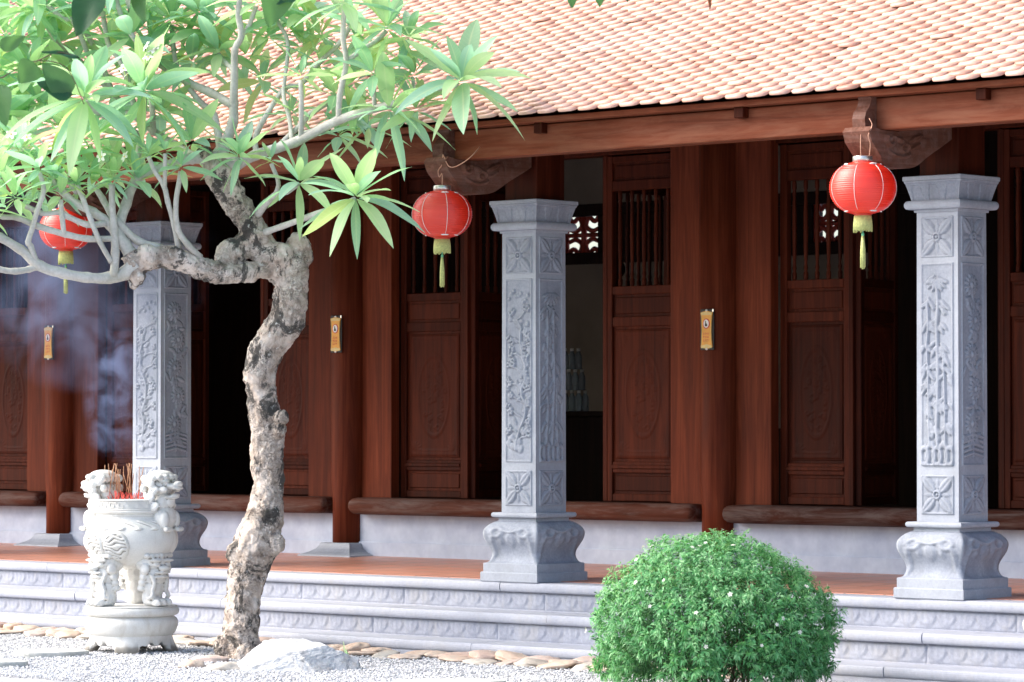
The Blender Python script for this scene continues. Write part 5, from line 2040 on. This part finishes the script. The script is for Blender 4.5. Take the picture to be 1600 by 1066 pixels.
def heart_leaf(parent, px, py, tipx, tipy, wpx, mat, turn=0.0, org=None, name='leaf'):
    """broad pointed leaf from its stalk end (px, py) to its tip, both photo pixels"""
    a, b_ = at(px, py, FD) - org, at(tipx, tipy, FD - .02) - org
    ax = b_ - a
    L = ax.length
    d_ = ax.normalized()
    view = (FW * -1).normalized()
    s_ = d_.cross(view).normalized()
    s_ = Matrix.Rotation(turn, 3, d_) @ s_
    n_ = s_.cross(d_).normalized()
    W_ = wpx * FD / FPX
    nl, nw = 14, 7
    vs, fs = [], []
    for j in range(nl + 1):
        q = j / nl
        wp = math.sin(PI * q ** .62) ** .75 * (1 - .15 * q) if 0 < q < 1 else .01
        for i in range(nw):
            e_ = -1 + 2 * i / (nw - 1)
            vs.append(a + d_ * L * q + s_ * e_ * wp * W_ / 2 + n_ * (.18 * abs(e_) * wp * W_ / 2 - .10 * L * q * q + .004 * math.sin(8 * q + 3 * e_)))
    for j in range(nl):
        for i in range(nw - 1):
            fs.append((j * nw + i, j * nw + i + 1, (j + 1) * nw + i + 1, (j + 1) * nw + i))
    mb = MB()
    mb.add(vs, fs, 0, True)
    return mb.build(name, [mat], parent)


org = at(-30, -40, FD)
ob = thing('overhanging_branch', 'dark green broad-leaved twigs hanging into the top left foreground', 'branch', org)
for tw in ([(-60, -60), (-20, 112), (28, 107), (60, 95), (104, 106), (130, 160), (128, 156)], [(-60, -60), (60, -45), (120, -20), (140, -12)], [(120, -20), (210, -30), (230, -18)], [(210, -30), (330, -40), (440, -22), (462, -2)], [(-60, -60), (-30, 60), (0, 72)], [(-30, 60), (-25, 120), (-2, 134)], [(60, 95), (90, 82), (124, 90)]):
    mb = MB()
    pts = catmull([np.array(at(a, b_, FD) - org) for a, b_ in tw], 4)
    mb.tube([tuple(p) for p in pts], list(np.linspace(.0035, .0016, len(pts))), 6)
    mb.build('twig', [M['stem']], ob)
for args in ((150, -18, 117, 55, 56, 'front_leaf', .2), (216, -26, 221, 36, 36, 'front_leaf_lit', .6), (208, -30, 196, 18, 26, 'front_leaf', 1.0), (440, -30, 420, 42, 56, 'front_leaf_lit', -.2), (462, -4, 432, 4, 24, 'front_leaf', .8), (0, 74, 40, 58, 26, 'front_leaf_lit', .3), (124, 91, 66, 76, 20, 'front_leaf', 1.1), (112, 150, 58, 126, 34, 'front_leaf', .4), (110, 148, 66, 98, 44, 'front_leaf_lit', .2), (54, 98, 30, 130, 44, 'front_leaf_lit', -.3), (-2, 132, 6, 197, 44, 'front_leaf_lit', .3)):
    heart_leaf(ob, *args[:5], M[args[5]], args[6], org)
org2 = at(940, -60, FD)
ob = thing('overhanging_twig', 'leaf tips of a twig dipping over the roof at the top centre', 'branch', org2)
mb = MB()
mb.tube([tuple(p) for p in catmull([np.array(at(a, b_, FD) - org2) for a, b_ in ((900, -70), (935, -52), (980, -40), (1050, -45), (1112, -30))], 4)], .0025, 6)
mb.build('twig', [M['stem']], ob)
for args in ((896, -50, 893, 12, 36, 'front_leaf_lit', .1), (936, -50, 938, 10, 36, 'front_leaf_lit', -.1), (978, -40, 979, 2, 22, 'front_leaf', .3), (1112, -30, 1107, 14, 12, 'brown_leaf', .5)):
    heart_leaf(ob, *args[:5], M[args[5]], args[6], org2)

# ================================================================ INCENSE SMOKE
def smoke(name, centre, scale, density, thr, nscale, label):
    mb = MB()
    mb.ellipsoid((0, 0, 0), (1, 1, 1), None, 24, 16)
    m_, t_, b_, o_ = nt(name)
    t_.nodes.remove(b_)
    pv = t_.nodes.new("ShaderNodeVolumePrincipled")
    pv.inputs['Color'].default_value = (.44, .57, .98, 1)
    pv.inputs['Anisotropy'].default_value = .2
    tc = t_.nodes.new("ShaderNodeTexCoord")
    gr = t_.nodes.new("ShaderNodeTexGradient")
    gr.gradient_type = 'SPHERICAL'
    t_.links.new(tc.outputs['Object'], gr.inputs[0])
    ge = t_.nodes.new("ShaderNodeNewGeometry")
    nf = noise(t_, ge.outputs['Position'], nscale, 4, .55, 1.2)
    rp = ramp(t_, nf, [(thr, 0.0), (thr + .25, 1.0)])
    mu = t_.nodes.new("ShaderNodeMath")
    mu.operation = 'MULTIPLY'
    t_.links.new(rp, mu.inputs[0])
    t_.links.new(gr.outputs['Fac'], mu.inputs[1])
    m2 = t_.nodes.new("ShaderNodeMath")
    m2.operation = 'MULTIPLY'
    t_.links.new(mu.outputs[0], m2.inputs[0])
    m2.inputs[1].default_value = density
    t_.links.new(m2.outputs[0], pv.inputs['Density'])
    t_.links.new(pv.outputs[0], o_.inputs['Volume'])
    ob_ = mb.build(name, [m_], None, centre, YAW)
    ob_.scale = scale
    tag(ob_, label, 'smoke', kind='stuff')


smoke('incense_smoke', at(140, 400, 25.15), (1.0, .60, 1.05), 3.4, .44, 2.6, 'thin blue incense smoke drifting left under the eave')
smoke('incense_smoke', at(178, 615, 23.0), (.22, .22, .62), 7.5, .46, 6.0, 'wisp of blue smoke curling up from the white urn')
